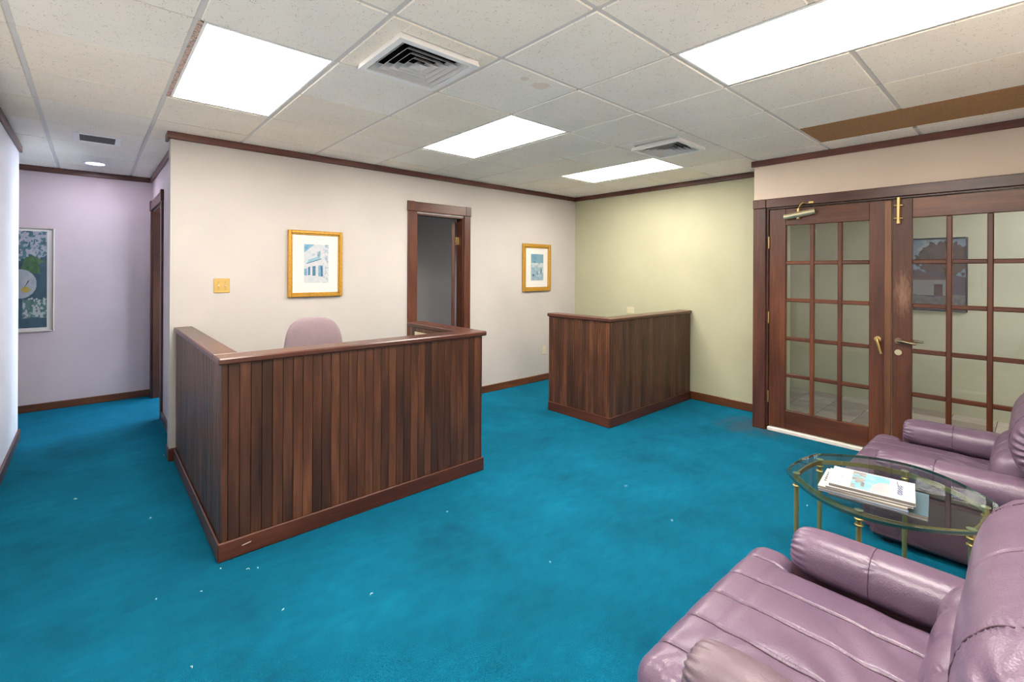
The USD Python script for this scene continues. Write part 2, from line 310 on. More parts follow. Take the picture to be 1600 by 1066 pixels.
BOARD = mat('bare_board', {'g': ('geometry', {}), 'n': ('noise_texture', {'scale': 60.0, 'detail': 4.0}), 'r': ('rgb_ramp', {'ramp': [(.3, lin(160, 118, 76)), (.7, lin(178, 136, 92))]}), 'p': ('principled_bsdf', {'roughness': .8})}, [('g.position', 'n.vector'), ('n.fac', 'r.fac'), ('r.color', 'p.base_color')])
GRIME = mat('peeling_grime', {'g': ('geometry', {}), 'n': ('noise_texture', {'scale': 30.0, 'detail': 6.0, 'roughness': .7, 'distortion': .8}), 'r': ('rgb_ramp', {'ramp': [(.36, lin(84, 76, 84)), (.45, lin(206, 180, 150)), (.53, lin(224, 184, 180)), (.58, lin(96, 86, 84)), (.66, lin(236, 226, 206))]}), 'p': ('principled_bsdf', {'roughness': .7})}, [('g.position', 'n.vector'), ('n.fac', 'r.fac'), ('r.color', 'p.base_color')])
LINT = plain('lint', lin(225, 235, 238), .8)
THRESH = plain('white_threshold', lin(224, 216, 204), .4)
FLOORTILE = mat('lobby_tile', {'g': ('geometry', {}), 'oi': ('object_info', {}), 'n': ('noise_texture', {'scale': 9.0, 'detail': 4.0}), 'mx': ('mix_float', {'fac': .5}), 'r': ('rgb_ramp', {'ramp': [(.3, lin(150, 136, 128)), (.7, lin(196, 182, 172))]}), 'p': ('principled_bsdf', {'roughness': .3})}, [('g.position', 'n.vector'), ('n.fac', 'mx.a'), ('oi.random', 'mx.b'), ('mx.result', 'r.fac'), ('r.color', 'p.base_color')])
GROUT = plain('grout', lin(110, 104, 98), .9)
PANE = mat('door_pane', {'f': ('fresnel', {'IOR': 1.5}), 'gm': ('geometry', {}), 'iv': ('math', {'math_type': 'subtract', 'value1': 1.0}), 'mf': ('math', {'math_type': 'multiply'}), 't': ('transparent_bsdf', {'color': (.94, .96, .95)}), 'g': ('glossy_bsdf', {'color': (1, 1, 1), 'roughness': 0.0}), 'm': ('mix_closure', {})}, [('gm.backfacing', 'iv.value2'), ('f.fac', 'mf.value1'), ('iv.value', 'mf.value2'), ('mf.value', 'm.fac'), ('t.BSDF', 'm.closure1'), ('g.BSDF', 'm.closure2')], surface='m.closure')
TABLE_GLASS = mat('table_glass', {'f': ('fresnel', {'IOR': 1.5}), 'gm': ('geometry', {}), 'iv': ('math', {'math_type': 'subtract', 'value1': 1.0}), 'mf': ('math', {'math_type': 'multiply'}), 't': ('transparent_bsdf', {'color': (.80, .89, .88)}), 'g': ('glossy_bsdf', {'color': (1, 1, 1), 'roughness': 0.0}), 'm': ('mix_closure', {})}, [('gm.backfacing', 'iv.value2'), ('f.fac', 'mf.value1'), ('iv.value', 'mf.value2'), ('mf.value', 'm.fac'), ('t.BSDF', 'm.closure1'), ('g.BSDF', 'm.closure2')], surface='m.closure')
GLASS_EDGE = plain('table_glass_edge', (.01, .05, .055), .12, coat_weight=.5)
def emit(name, col, k): return mat(name, {'e': ('emission', {'color': col, 'strength': k})}, [], surface='e.emission')
DIFFUSER = emit('light_diffuser', PANEL_COL, PANEL)
DOWN = emit('downlight_lens', (.86, .82, 1.0), DOWNLIGHT)
DAY = emit('side_room_diffuser', (.74, .86, 1.0), DAY_ROOM)
OFFICE = emit('office_window_glow', (.9, .93, 1.0), .9)
LOBBYD = emit('lobby_diffuser', (.95, .96, 1.0), LOBBY)

# ---------------------------------------------------------------- room shell
CEIL = 2.606; TOP = 2.78
WA, WB, WC, WL, WD, WE, WH = 4.56, 5.34, 4.86, -.48, -.36, 7.07, .54    # faces: far wall, yellow wall, entrance wall, left wall, back wall, hall end, hall right

def wallx(y0, y1, x0, x1, holes=(), z1=TOP):
    """wall running along x with door holes (x0,x1,height)"""
    out, a = [], x0
    for h0, h1, hz in sorted(holes):
        out += [cbox(a, h0, y0, y1, 0, z1, 0), cbox(h0, h1, y0, y1, hz, z1, 0)]; a = h1
    return out + [cbox(a, x1, y0, y1, 0, z1, 0)]
def wally(x0, x1, y0, y1, holes=(), z1=TOP):
    out, a = [], y0
    for h0, h1, hz in sorted(holes):
        out += [cbox(x0, x1, a, h0, 0, z1, 0), cbox(x0, x1, h0, h1, hz, z1, 0)]; a = h1
    return out + [cbox(x0, x1, a, y1, 0, z1, 0)]

solo('floor', cbox(-2.7, 4.9, -.5, 7.3, -.1, 0, 0), CARPET, 'worn teal wall-to-wall carpet with brushed and soiled patches', 'floor', kind='structure')
solo('floor', cbox(4.9, 5.5, 1.86, 4.7, -.1, 0, 0), CARPET, 'strip of teal carpet in the corner recess under the yellow wall', 'floor', kind='structure')
D3 = (2.66, 3.315, 2.15)      # office door hole
solo('wall_far', wallx(WA, WA + .12, .463, WB + .12, [D3]), WALL, 'long cream wall carrying the two gold framed pictures', 'wall', kind='structure')
solo('wall_yellow', wally(WB, WB + .12, 1.72, WA), WALL_Y, 'pale yellow wall behind the smaller wood counter', 'wall', kind='structure')
solo('wall_entrance', wally(WC, WC + .12, WD - .1, 1.855, [(-.22, 1.745, 2.135)]), WALL_C, 'cream wall above and around the glazed double doors', 'wall', kind='structure')
solo('wall_entrance_return', cbox(WC + .12, WB, 1.735, 1.855, 0, TOP, 0), WALL, 'short return wall between the yellow wall and the double doors', 'wall', kind='structure')
solo('wall_left', wally(WL - .12, WL, WD - .1, 6.02), WALL_L, 'white wall along the left edge of the view', 'wall', kind='structure')
solo('wall_back', wallx(WD - .1, WD, WL - .12, WC + .12), WALL_B, 'cream wall behind the leather armchairs', 'wall', kind='structure')
solo('wall_hall_end', wallx(WE, WE + .1, -2.6, WH + .1), WALL_H, 'pale mauve wall at the end of the hall with the flower print', 'wall', kind='structure')
HD = (5.93, 6.92, 2.2)
solo('wall_hall_right', wally(WH, WH + .1, WA + .12, WE, [HD]), WALL_H, 'narrow hall wall beside the corner with a wood door opening', 'wall', kind='structure')
solo('wall_hall_left', [cbox(-2.7, -2.6, 5.9, 7.2, 0, TOP, 0), cbox(-2.7, WL - .12, 5.9, 6.02, 0, TOP, 0)], WALL_H, 'side hall walls behind the white left wall', 'wall', kind='structure')
solo('wall_office', [cbox(2.1, 2.2, WA + .12, 6.6, 0, TOP, 0), cbox(2.2, 5.5, 6.1, 6.2, 0, TOP, 0), cbox(5.4, 5.5, WA + .12, 6.2, 0, TOP, 0)], WALL, 'plain walls of the unlit office behind the open doorway', 'wall', kind='structure')
solo('wall_side_room', [cbox(WH + .1, 2.1, WA + .12, WA + .16, 0, TOP, 0), cbox(WH, WH + .1, WE + .1, 9.1, 0, TOP, 0), cbox(WH, 2.2, 9.0, 9.1, 0, TOP, 0), cbox(2.1, 2.2, 6.6, 9.0, 0, TOP, 0), cbox(WH, 2.2, WE + .1, 9.1, -.1, 0, 0), cbox(WH, 2.2, 7.3, 9.1, TOP, TOP + .05, 0)], WALL, 'wall of the small bright room off the hall', 'wall', kind='structure')

# ceiling: tiles, grid tees and deck
T, LX, LY = .6096, .3402, 2.4376
ceil = Thing('ceiling', 'suspended ceiling of speckled beige acoustic tiles in a white grid', 'ceiling', kind='structure')
ceil.part('ceiling_deck', [cbox(-2.7, 5.6, -.6, 7.3, TOP, TOP + .05, 0)], DARK)
room = Polygon([(WL, WD), (WC, WD), (WC, 1.855), (WB, 1.855), (WB, WA), (.463, WA), (.463, WA + .12), (WH, WA + .12), (WH, WE), (-2.6, WE), (-2.6, 6.02), (WL, 6.02)])
lights = {'a': (0, 0), 'b': (3, 0), 'c': (3, -4), 'd': (6, 0), 'e': (0, -4)}
lit = {(i, j + k) for i, j in lights.values() for k in (0, 1)}
brown = {(6, -4), (6, -3)}
vents = {(1, -1), (5, -1)}
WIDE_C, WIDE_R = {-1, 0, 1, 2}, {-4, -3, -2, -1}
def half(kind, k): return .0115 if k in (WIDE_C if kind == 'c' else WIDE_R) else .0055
rng = random.Random(4)
for i in range(-5, 9):
    for j in range(-5, 8):
        x0, x1, y0, y1 = LX + i * T, LX + (i + 1) * T, LY + j * T, LY + (j + 1) * T
        cell = sbox(x0, y0, x1, y1).intersection(room)
        if cell.is_empty or cell.area < .003: continue
        hall = y0 > WA
        tm = TILES[rng.choice([0, 0, 1, 2, 3])] if not hall else TILES[rng.choice([0, 1, 1])]
        if j in (0, 1, 2, 3) and i <= 2: tm = TILES[rng.choice([0, 2, 2])]
        if j in (-3, -2) and i >= 2: tm = TILES[rng.choice([3, 3, 1])]
        if (i, j) in ((1, 0), (2, -1), (2, -2)): tm = TILES[3]
        if (i, j) == (1, -1): tm = TILES[2]
        # tees on the low-x and low-y edges
        seg = sbox(x0 - half('c', i), y0, x0 + half('c', i), y1).intersection(room)
        if not seg.is_empty and not ((i, j) in brown and (i - 1, j) in brown):
            a, b, c, d = seg.bounds
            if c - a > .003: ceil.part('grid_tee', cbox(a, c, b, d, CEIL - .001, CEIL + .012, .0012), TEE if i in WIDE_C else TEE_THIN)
        seg = sbox(x0, y0 - half('r', j), x1, y0 + half('r', j)).intersection(room)
        inner = ((i, j) in lit and (i, j - 1) in lit) or ((i, j) in brown and (i, j - 1) in brown)
        if not seg.is_empty and not inner:
            a, b, c, d = seg.bounds
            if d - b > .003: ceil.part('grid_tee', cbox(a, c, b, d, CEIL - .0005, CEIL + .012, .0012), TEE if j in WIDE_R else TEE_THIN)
        if (i, j) in lit: continue
        bx = sbox(x0 + half('c', i), y0 + half('r', j), x1 - half('c', i + 1), y1 - half('r', j + 1)).intersection(room)
        if bx.is_empty: continue
        for g in getattr(bx, 'geoms', [bx]):
            a, b, c, d = g.bounds
            if (i, j) in brown:
                ceil.part('ceiling_tile', cbox(4.548, c, b, d, CEIL - .006, CEIL + .012, .004), tm)
            elif (i, j) in vents:
                cx, cy = (a + c) / 2, (b + d) / 2; hh = .205
                ceil.part('ceiling_tile', [cbox(a, cx - hh, b, d, CEIL - .006, CEIL + .012, .003), cbox(cx + hh, c, b, d, CEIL - .006, CEIL + .012, .003), cbox(cx - hh, cx + hh, b, cy - hh, CEIL - .006, CEIL + .012, .003), cbox(cx - hh, cx + hh, cy + hh, d, CEIL - .006, CEIL + .012, .003)], tm)
            elif len(g.exterior.coords) > 5:
                ceil.part('ceiling_tile', prism(list(g.exterior.coords)[:-1], CEIL - .006, CEIL + .012), tm)
            else:
                ceil.part('ceiling_tile', cbox(a, c, b, d, CEIL - .006, CEIL + .012, .004), tm)
def stain(x, y, rx, ry):
    t = np.linspace(0, 2 * np.pi, 22, endpoint=False); r = 1 + .08 * np.sin(3 * t + x * 9)
    return prism(np.c_[x + rx * r * np.cos(t), y + ry * r * np.sin(t)], CEIL - .0066, CEIL - .005)
ceil.part('water_stain', stain(1.816, 1.927, .025, .025), STAIN, 'small brown water stain')
ceil.part('water_stain', stain(1.956, 1.94, .055, .05), STAIN, 'larger round water stain')

def ring(x0, x1, y0, y1, w, z0, z1, b=.002):
    return [cbox(x0, x0 + w, y0, y1, z0, z1, b), cbox(x1 - w, x1, y0, y1, z0, z1, b), cbox(x0 + w, x1 - w, y0, y0 + w, z0, z1, b), cbox(x0 + w, x1 - w, y1 - w, y1, z0, z1, b)]

ll = {'a': 'fluorescent ceiling light on the left, with a peeling stained strip along its edge', 'b': 'white fluorescent ceiling light between the two air vents, above the office doorway',
      'c': 'largest looking fluorescent ceiling light, nearest the glazed double doors and cut by the top edge', 'd': 'farthest fluorescent ceiling light, close to the yellow wall corner', 'e': 'fluorescent ceiling light overhead behind the top edge of the view'}
for k, (i, j) in lights.items():
    x0, x1, y0, y1 = LX + i * T, LX + (i + 1) * T, LY + j * T, LY + (j + 2) * T
    g = .0125
    t = Thing('ceiling_light', ll[k], 'ceiling light', ((x0 + x1) / 2, (y0 + y1) / 2, CEIL), group=None)
    lo = .03 if k == 'a' else g
    t.part('frame', ring(x0 + lo - .004, x1 - g + .004, y0 + g - .004, y1 - g + .004, .014, CEIL - .003, CEIL + .03), WHITE_METAL)
    t.part('diffuser', cbox(x0 + lo + .009, x1 - g - .009, y0 + g + .009, y1 - g - .009, CEIL - .001, CEIL + .008, 0), DIFFUSER)
    t.part('housing', cbox(x0 + g, x1 - g, y0 + g, y1 - g, CEIL + .03, CEIL + .1, .004), WHITE_METAL)
    if k == 'a': t.part('peeling_strip', cbox(x0 + .004, x0 + .0265, y0 + .014, y1 - .014, CEIL - .0035, CEIL + .003, .001), GRIME, 'peeling, grime-stained edge strip')

def frustum_sheet(cx, cy, hb, ht, zb, zt, th=.003):
    V, F = [], []
    for hs, z in ((hb, zb), (ht, zt), (ht - th, zt), (hb - th, zb)):
        V += [(cx - hs, cy - hs, z), (cx + hs, cy - hs, z), (cx + hs, cy + hs, z), (cx - hs, cy + hs, z)]
    for r in range(4):
        a, b = r * 4, ((r + 1) % 4) * 4
        for q in range(4):
            w = (q + 1) % 4; F += [[a + q, a + w, b + w], [a + q, b + w, b + q]]
    return np.array(V, float), np.array(F)

for (cx, cy), lab in (((1.268, 2.157), 'large square four-way air vent nearest the camera, right of the left ceiling light'), ((3.748, 2.145), 'smaller looking square air vent near the farthest ceiling light')):
    t = Thing('air_vent', lab, 'air vent', (cx, cy, CEIL), group=None)
    zb = CEIL - .034
    t.part('frame', [frustum_sheet(cx, cy, .228, .222, zb, CEIL - .004, .03), frustum_sheet(cx, cy, .199, .205, zb, CEIL + .02, .003)], WHITE_METAL)
    for hb in (.19, .152, .114, .076, .04):
        t.part('louver', frustum_sheet(cx, cy, hb, max(hb - .036, .004), zb + .003, zb + .034, .0024), VENT_BLADE)
    t.part('duct_box', [cbox(cx - .215, cx - .207, cy - .215, cy + .215, CEIL + .013, TOP - .01, 0), cbox(cx + .207, cx + .215, cy - .215, cy + .215, CEIL + .013, TOP - .01, 0), cbox(cx - .207, cx + .207, cy - .215, cy - .207, CEIL + .013, TOP - .01, 0), cbox(cx - .207, cx + .207, cy + .207, cy + .215, CEIL + .013, TOP - .01, 0), cbox(cx - .207, cx + .207, cy - .207, cy + .207, TOP - .02, TOP - .01, 0)], DARK)

t = Thing('hall_vent', 'slim rectangular slotted air vent in the hall ceiling', 'air vent', (.036, 5.24, CEIL))
t.part('frame', [cbox(-.115, -.075, 5.085, 5.40, CEIL - .012, CEIL - .006, .002), cbox(.148, .187, 5.085, 5.40, CEIL - .012, CEIL - .006, .002), cbox(-.075, .148, 5.085, 5.12, CEIL - .012, CEIL - .006, .002), cbox(-.075, .148, 5.365, 5.40, CEIL - .012, CEIL - .006, .002)], WHITE_METAL)
t.part('backing', cbox(-.075, .148, 5.12, 5.365, CEIL - .0068, CEIL - .006, 0), DARK)
for k in range(9):
    t.part('slat', cbox(-.075, .148, 5.13 + k * .027, 5.142 + k * .027, CEIL - .012, CEIL - .007, .001), SLAT)
t = Thing('downlight', 'round recessed downlight glowing in the hall ceiling', 'ceiling light', (.028, 6.49, CEIL))
tt = np.linspace(0, 2 * np.pi, 33)[:-1]
t.part('trim_ring', lathe([(.072, CEIL - .008), (.098, CEIL - .0105), (.1, CEIL - .006), (.072, CEIL - .006), (.072, CEIL - .008)], (.028, 6.49, 0), 32), WHITE_METAL, smooth=40)
t.part('lens', lathe([(0, CEIL - .009), (.073, CEIL - .009), (.073, CEIL - .006), (0, CEIL - .006)], (.028, 6.49, 0), 32), DOWN)
solo('ceiling_board', cbox(4.014, 4.544, .0, 1.205, CEIL - .003, CEIL + .01, .002), BOARD, 'bare brown board filling a missing ceiling panel above the double doors', 'board', group=None)

# crown moulding and baseboards
CB = 2.543
def crown_x(y, x0, x1, s, m=None): return cbox(x0, x1, y, y + s * .022, CB, CEIL - .006, .004)
solo('trim_1', [crown_x(WA, .44, WB, -1)], W_TRIM, 'dark wood crown moulding along the long cream wall', 'moulding', kind='structure')
solo('trim_2', cbox(WB - .022, WB, 1.855, WA - .022, CB, CEIL - .006, .004), W_TRIMY, 'dark wood crown moulding along the yellow wall', 'moulding', kind='structure')
solo('trim_3', cbox(WC - .022, WC, WD, 1.877, CB, CEIL - .006, .004), W_TRIMY, 'dark wood crown moulding above the double doors', 'moulding', kind='structure')
solo('trim_4', cbox(.441, .463, WA, WA + .14, CB, CEIL - .006, .004), W_TRIMY, 'short crown return on the wall corner', 'moulding', kind='structure')
solo('trim_5', cbox(WH - .022, WH, WA + .12, WE, CB, CEIL - .006, .004), W_TRIMY, 'dark crown moulding on the narrow hall wall', 'moulding', kind='structure')
solo('trim_6', cbox(-2.6, WH - .022, WE - .022, WE, CB, CEIL - .006, .004), W_TRIM, 'dark crown moulding on the hall end wall', 'moulding', kind='structure')
solo('trim_7', cbox(WL, WL + .022, WD, 6.03, CB, CEIL - .006, .004), W_TRIMY, 'dark crown moulding along the white left wall', 'moulding', kind='structure')
BH = .088; DBH = .098
solo('baseboard_far', [cbox(2.25, 2.556, WA - .016, WA, 0, BH, .005), cbox(3.398, WB - .016, WA - .016, WA, 0, BH, .005), cbox(.6, 2.25, WA - .016, WA, 0, BH, .005)], W_BASE, 'brown baseboard along the long cream wall', 'baseboard', kind='structure')
solo('baseboard_yellow', cbox(WB - .016, WB, 1.86, WA - .016, 0, BH + .005, .005), W_BASEY, 'brown baseboard along the yellow wall', 'baseboard', kind='structure')
solo('baseboard_corner', [cbox(.456, .463, WA - .016, WA + .135, 0, DBH, .003), cbox(.463, .52, WA - .016, WA, 0, DBH, .003)], W_DBASEY, 'dark baseboard around the wall corner beside the large desk', 'baseboard', kind='structure')
solo('baseboard_hall_right', cbox(WH - .016, WH, WA + .136, 5.84, 0, BH, .005), W_DBASEY, 'dark baseboard on the narrow hall wall', 'baseboard', kind='structure')
solo('baseboard_hall_end', cbox(-2.6, WH, WE - .016, WE, 0, .08, .005), W_BASE, 'brown baseboard under the flower print', 'baseboard', kind='structure')
solo('baseboard_left', cbox(WL, WL + .016, WD, 6.035, 0, BH, .005), W_DBASEY, 'dark baseboard along the white left wall', 'baseboard', kind='structure')

# office doorway in the far wall, with its door standing open
c = Thing('trim_8', 'dark wood casing round the open office doorway', 'door casing', (2.97, WA, 0), kind='structure')
for x0, x1 in ((2.556, 2.668), (3.308, 3.398)):
    c.part('casing_side', cbox(x0, x1, WA - .022, WA, 0, 2.165, .004), W_CASE)
c.part('casing_head', cbox(2.64, 3.33, WA - .026, WA, 2.165, 2.27, .004), W_CASEX)
for x0, x1 in ((2.551, 2.639), (3.331, 3.404)):
    c.part('corner_block', cbox(x0, x1, WA - .028, WA, 2.165, 2.274, .004), W_CASEX)
for x0, x1 in ((2.66, 2.682), (3.293, 3.315)):
    c.part('jamb', cbox(x0, x1, WA, WA + .12, 0, 2.15, .002), W_CASE)
c.part('jamb_head', cbox(2.682, 3.293, WA, WA + .12, 2.13, 2.15, .002), W_CASEX)
d = Thing('door_3', 'dark wood office door standing open inwards, seen edge-on', 'door', (3.276, WA + .13, 0), kind='structure')
ang = math.radians(52); dv = np.array([math.cos(ang), math.sin(ang), 0]); dn = np.array([-dv[1], dv[0], 0])
V, F = cbox(0, .6, 0, .04, .012, 2.12, .003)
d.part('leaf', (np.array([3.271, WA + .125, 0]) + V[:, :1] * dv + V[:, 1:2] * dn + V[:, 2:] * [0, 0, 1], F), W_DOOR)
d.part('hinge', [cyl((3.276, WA + .112, 1.82), (3.276, WA + .112, 1.92), .008, 12), cbox(3.271, 3.2925, WA + .075, WA + .115, 1.825, 1.915, .001)], BRASS)
d.part('hinge', [cyl((3.276, WA + .112, .25), (3.276, WA + .112, .35), .008, 12), cbox(3.271, 3.2925, WA + .075, WA + .115, .255, .345, .001)], BRASS)

t = Thing('window_2', 'dim shaded window inside the unlit office', 'window', (5.4, 5.4, .7), kind='structure')
t.part('window_frame', [cbox(5.37, 5.4, 4.85, 4.9, .6, 1.7, .004), cbox(5.37, 5.4, 5.9, 5.95, .6, 1.7, .004), cbox(5.37, 5.4, 4.9, 5.9, .6, .65, .004), cbox(5.37, 5.4, 4.9, 5.9, 1.65, 1.7, .004)], WHITE_METAL)
t.part('pane', cbox(5.38, 5.39, 4.9, 5.9, .65, 1.65, 0), OFFICE)

# hall doorway: wood jambs and casing
c = Thing('trim_9', 'dark wood casing round the hall doorway', 'door casing', (WH, 6.4, 0), kind='structure')
for y0, y1 in ((5.84, 5.93), (6.92, 7.01)):
    c.part('casing_side', cbox(WH - .02, WH, y0, y1, 0, 2.2, .004), W_CASE)
c.part('casing_head', cbox(WH - .024, WH, 5.93, 6.92, 2.2, 2.3, .004), W_CASEY)
for y0, y1 in ((5.83, 5.93), (6.92, 7.03)):
    c.part('corner_block', cbox(WH - .027, WH, y0, y1, 2.2, 2.315, .004), W_CASE)
for y0, y1 in ((5.93, 5.95), (6.9, 6.92)):
    c.part('jamb', cbox(WH, WH + .1, y0, y1, 0, 2.2, .002), W_CASE)
c.part('jamb_head', cbox(WH, WH + .1, 5.95, 6.9, 2.18, 2.2, .002), W_CASEY)
t = Thing('window_1', 'daylit window inside the room off the hall', 'window', (2.1, 7.0, .95), kind='structure')
t.part('window_frame', [cbox(2.06, 2.1, 5.5, 5.56, .9, 2.25, .004), cbox(2.06, 2.1, 8.44, 8.5, .9, 2.25, .004), cbox(2.06, 2.1, 5.56, 8.44, .9, .96, .004), cbox(2.06, 2.1, 5.56, 8.44, 2.19, 2.25, .004), cbox(2.06, 2.1, 6.97, 7.03, .96, 2.19, .004)], WHITE_METAL)
t.part('pane', [cbox(2.085, 2.095, 5.56, 6.97, .96, 2.19, 0), cbox(2.085, 2.095, 7.03, 8.44, .96, 2.19, 0)], DAY)

# entrance: double glazed doors
c = Thing('trim_10', 'dark wood casing round the glazed double doors', 'door casing', (WC, .8, 0), kind='structure')
c.part('casing_side', cbox(WC - .024, WC, 1.74, 1.854, 0, 2.132, .004), W_CASE)
c.part('casing_head', cbox(WC - .026, WC, -.3, 1.738, 2.132, 2.217, .004), W_CASEY)
c.part('corner_block', cbox(WC - .029, WC, 1.739, 1.857, 2.132, 2.218, .004), W_CASE)
c.part('jamb', cbox(WC, WC + .12, 1.722, 1.745, 0, 2.135, .002), W_CASE)
c.part('jamb', cbox(WC, WC + .12, -.22, -.2, 0, 2.135, .002), W_CASE)
c.part('jamb_head', cbox(WC, WC + .12, -.2, 1.722, 2.118, 2.135, .002), W_CASEY)
c.part('casing_side', cbox(WC - .024, WC, -.3, -.2, 0, 2.132, .004), W_CASE)
solo('threshold', cbox(WC - .02, WC + .12, -.2, 1.722, 0, .036, .006), THRESH, 'white painted sill strip under the double doors', 'threshold', kind='structure')
DX0, DX1 = WC + .008, WC + .052
def glazed(name, label, y_lo, y_hi, g_lo, g_hi, mull):
    d = Thing(name, label, 'door', (DX0, (y_lo + y_hi) / 2, 0), kind='structure')
    z0, z1, gz0, gz1 = .045, 2.112, .215, 1.956
    d.part('stile', cbox(DX0, DX1, y_lo, g_lo, z0, z1, .003), W_DOOR)
    d.part('stile', cbox(DX0, DX1, g_hi, y_hi, z0, z1, .003), W_DOOR if name == 'door_1' else W_WORN)
    d.part('rail', cbox(DX0, DX1, g_lo, g_hi, z0, gz0, .003), W_DOORY)
    d.part('rail', cbox(DX0, DX1, g_lo, g_hi, gz1, z1, .003), W_DOORY)
    w = .034
    for y in mull: d.part('muntin', cbox(DX0 + .003, DX1 - .003, y - w / 2, y + w / 2, gz0, gz1, .006), W_DOOR)
    ys = [g_lo] + list(mull) + [g_hi]; ys = sorted(ys)
    zs = [gz0, .547, .8925, 1.2555, 1.604, gz1]
    for z in zs[1:-1]:
        for a, b in zip(ys[:-1], ys[1:]):
            a2 = a + (w / 2 - .004 if a != g_lo else -.001); b2 = b - (w / 2 - .004 if b != g_hi else -.001)
            d.part('muntin', cbox(DX0 + .005, DX1 - .005, a2, b2, z - .017, z + .017, .006), W_DOORY)
    for r in range(5):
        for a, b in zip(ys[:-1], ys[1:]):
            d.part('pane', cbox(DX0 + .019, DX0 + .023, a + .006, b - .006, zs[r] + .006, zs[r + 1] - .006, 0), PANE)
    return d
d1 = glazed('door_1', 'left leaf of the double doors with a brass closer on top', .790, 1.716, .936, 1.574, (1.145, 1.358))
d1.part('meeting_strip', cbox(DX0 - .014, DX0, .786, .832, .05, 2.105, .004), W_EDGE, 'paler worn strip along the meeting edge')
d2 = glazed('door_2', 'right leaf of the double doors with a bronze lever and a worn patch', -.195, .782, .006, .658, (.222, .4425))
# hardware, leaf 1
cl = d1.part('door_closer', [cyl((DX0 - .03, 1.575, 2.03), (DX0 - .03, 1.325, 2.068), .028, 24), ], BRASS_P, 'brass tube door closer', smooth=40)
d1.part('closer_cap', [cyl((DX0 - .03, 1.58, 2.029), (DX0 - .03, 1.575, 2.03), .019, 20), cyl((DX0 - .03, 1.325, 2.068), (DX0 - .03, 1.32, 2.069), .019, 20), cyl((DX0 - .03, 1.46, 2.02), (DX0 - .03, 1.46, 2.006), .018, 16)], BRONZE, smooth=40, parent=cl)
d1.part('closer_arm', [cyl((DX0 - .03, 1.46, 2.07), (DX0 - .03, 1.46, 2.1), .013, 16), tube([(DX0 - .03, 1.46, 2.098), (DX0 - .05, 1.44, 2.128), (DX0 - .055, 1.415, 2.148), (DX0 - .04, 1.385, 2.14), (DX0 - .03, 1.345, 2.147)], .006, 8), cbox(WC - .036, WC - .026, 1.335, 1.375, 2.138, 2.158, .002)], BRASS, smooth=40, parent=cl)
def lever(d, y, z, tip, m, lab):
    p = d.part('handle', [cyl((DX0 - .009, y, z), (DX0, y, z), .024, 24), cyl((DX0 - .04, y, z), (DX0 - .008, y, z), .01, 16), tube([(DX0 - .04, y, z), (DX0 - .046, y + tip[0] * .25, z + tip[1] * .25 + .004), (DX0 - .046, y + tip[0] * .7, z + tip[1] * .7), (DX0 - .046, y + tip[0], z + tip[1])], [.011, .012, .011, .009], 12)], m, lab, smooth=50)
    return p
lever(d1, .875, .965, (-.03, -.115), BRASS, 'brass lever handle hanging down')
lever(d2, .742, .966, (-.115, -.012), BRONZE, 'bronze lever handle')
d2.part('lock_cylinder', [cyl((DX0 - .01, .742, .872), (DX0, .742, .872), .023, 24), cyl((DX0 - .014, .742, .872), (DX0 - .009, .742, .872), .011, 16)], BRASS_P, 'round brass key cylinder', smooth=40)
d2.part('lever_outside', [cyl((DX1, .742, .966), (DX1 + .04, .742, .966), .01, 16), tube([(DX1 + .042, .742, .966), (DX1 + .046, .70, .968), (DX1 + .046, .6, .958)], .01, 10)], BRONZE, smooth=50)
d2.part('surface_bolt', [cyl((DX0 - .016, .742, 1.915), (DX0 - .016, .742, 2.125), .0135, 16)] + [cbox(DX0 - .012, DX0, .722, .762, z - .011, z + .011, .003) for z in (1.955, 2.06)] + [cyl((DX0 - .018, .712, z), (DX0 - .018, .772, z), .009, 12) for z in (1.955, 2.06)] + [cyl((DX0 - .016, .742, 1.912), (DX0 - .016, .742, 1.93), .016, 16)], BRASS, 'brass surface bolt', smooth=40)
for z in (1.80, 1.08, .32):
    d1.part('hinge', [cyl((DX0 - .008, 1.719, z - .052), (DX0 - .008, 1.719, z + .052), .0075, 12), cyl((DX0 - .008, 1.719, z - .058), (DX0 - .008, 1.719, z - .052), .005, 10), cyl((DX0 - .008, 1.719, z + .052), (DX0 - .008, 1.719, z + .058), .005, 10)], BRASS, smooth=40)

# lobby beyond the glass
LOBX = 6.9
solo('lobby_wall', [cbox(LOBX, LOBX + .1, -2.2, 3.2, 0, 2.7, 0), cbox(WB + .12, LOBX, 2.3, 2.4, 0, 2.7, 0), cbox(5.0, LOBX, -2.2, -2.1, 0, 2.7, 0), cbox(4.98, 5.0, -2.2, WD - .1, 0, 2.7, 0)], WALL_LOB, 'grey green lobby walls seen through the door panes', 'wall', kind='structure')
solo('lobby_ceiling', cbox(4.98, LOBX + .1, -2.2, 2.4, 2.7, 2.76, 0), TILES[1], 'plain ceiling of the lobby behind the doors', 'ceiling', kind='structure')
lf = Thing('lobby_floor', 'square grey brown floor tiles of the lobby behind the glass', 'floor', (5.9, .5, 0), kind='structure')
lf.part('grout_bed', [cbox(4.98, LOBX, -2.2, 1.73, -.08, -.004, 0), cbox(5.5, LOBX, 1.73, 2.4, -.08, -.004, 0)], GROUT)
for i in range(6):
    for j in range(13):
        if j >= 11 and i < 2: continue
        lf.part('tile', cbox(4.99 + i * .33, 4.99 + i * .33 + .324, -2.05 + j * .33, -2.05 + j * .33 + .324, -.03, 0, .002), FLOORTILE)
t = Thing('lobby_light', 'ceiling light inside the lobby', 'ceiling light', (5.9, -.9, 2.7))
t.part('diffuser', cbox(5.6, 6.2, -1.5, -.3, 2.68, 2.69, 0), LOBBYD)
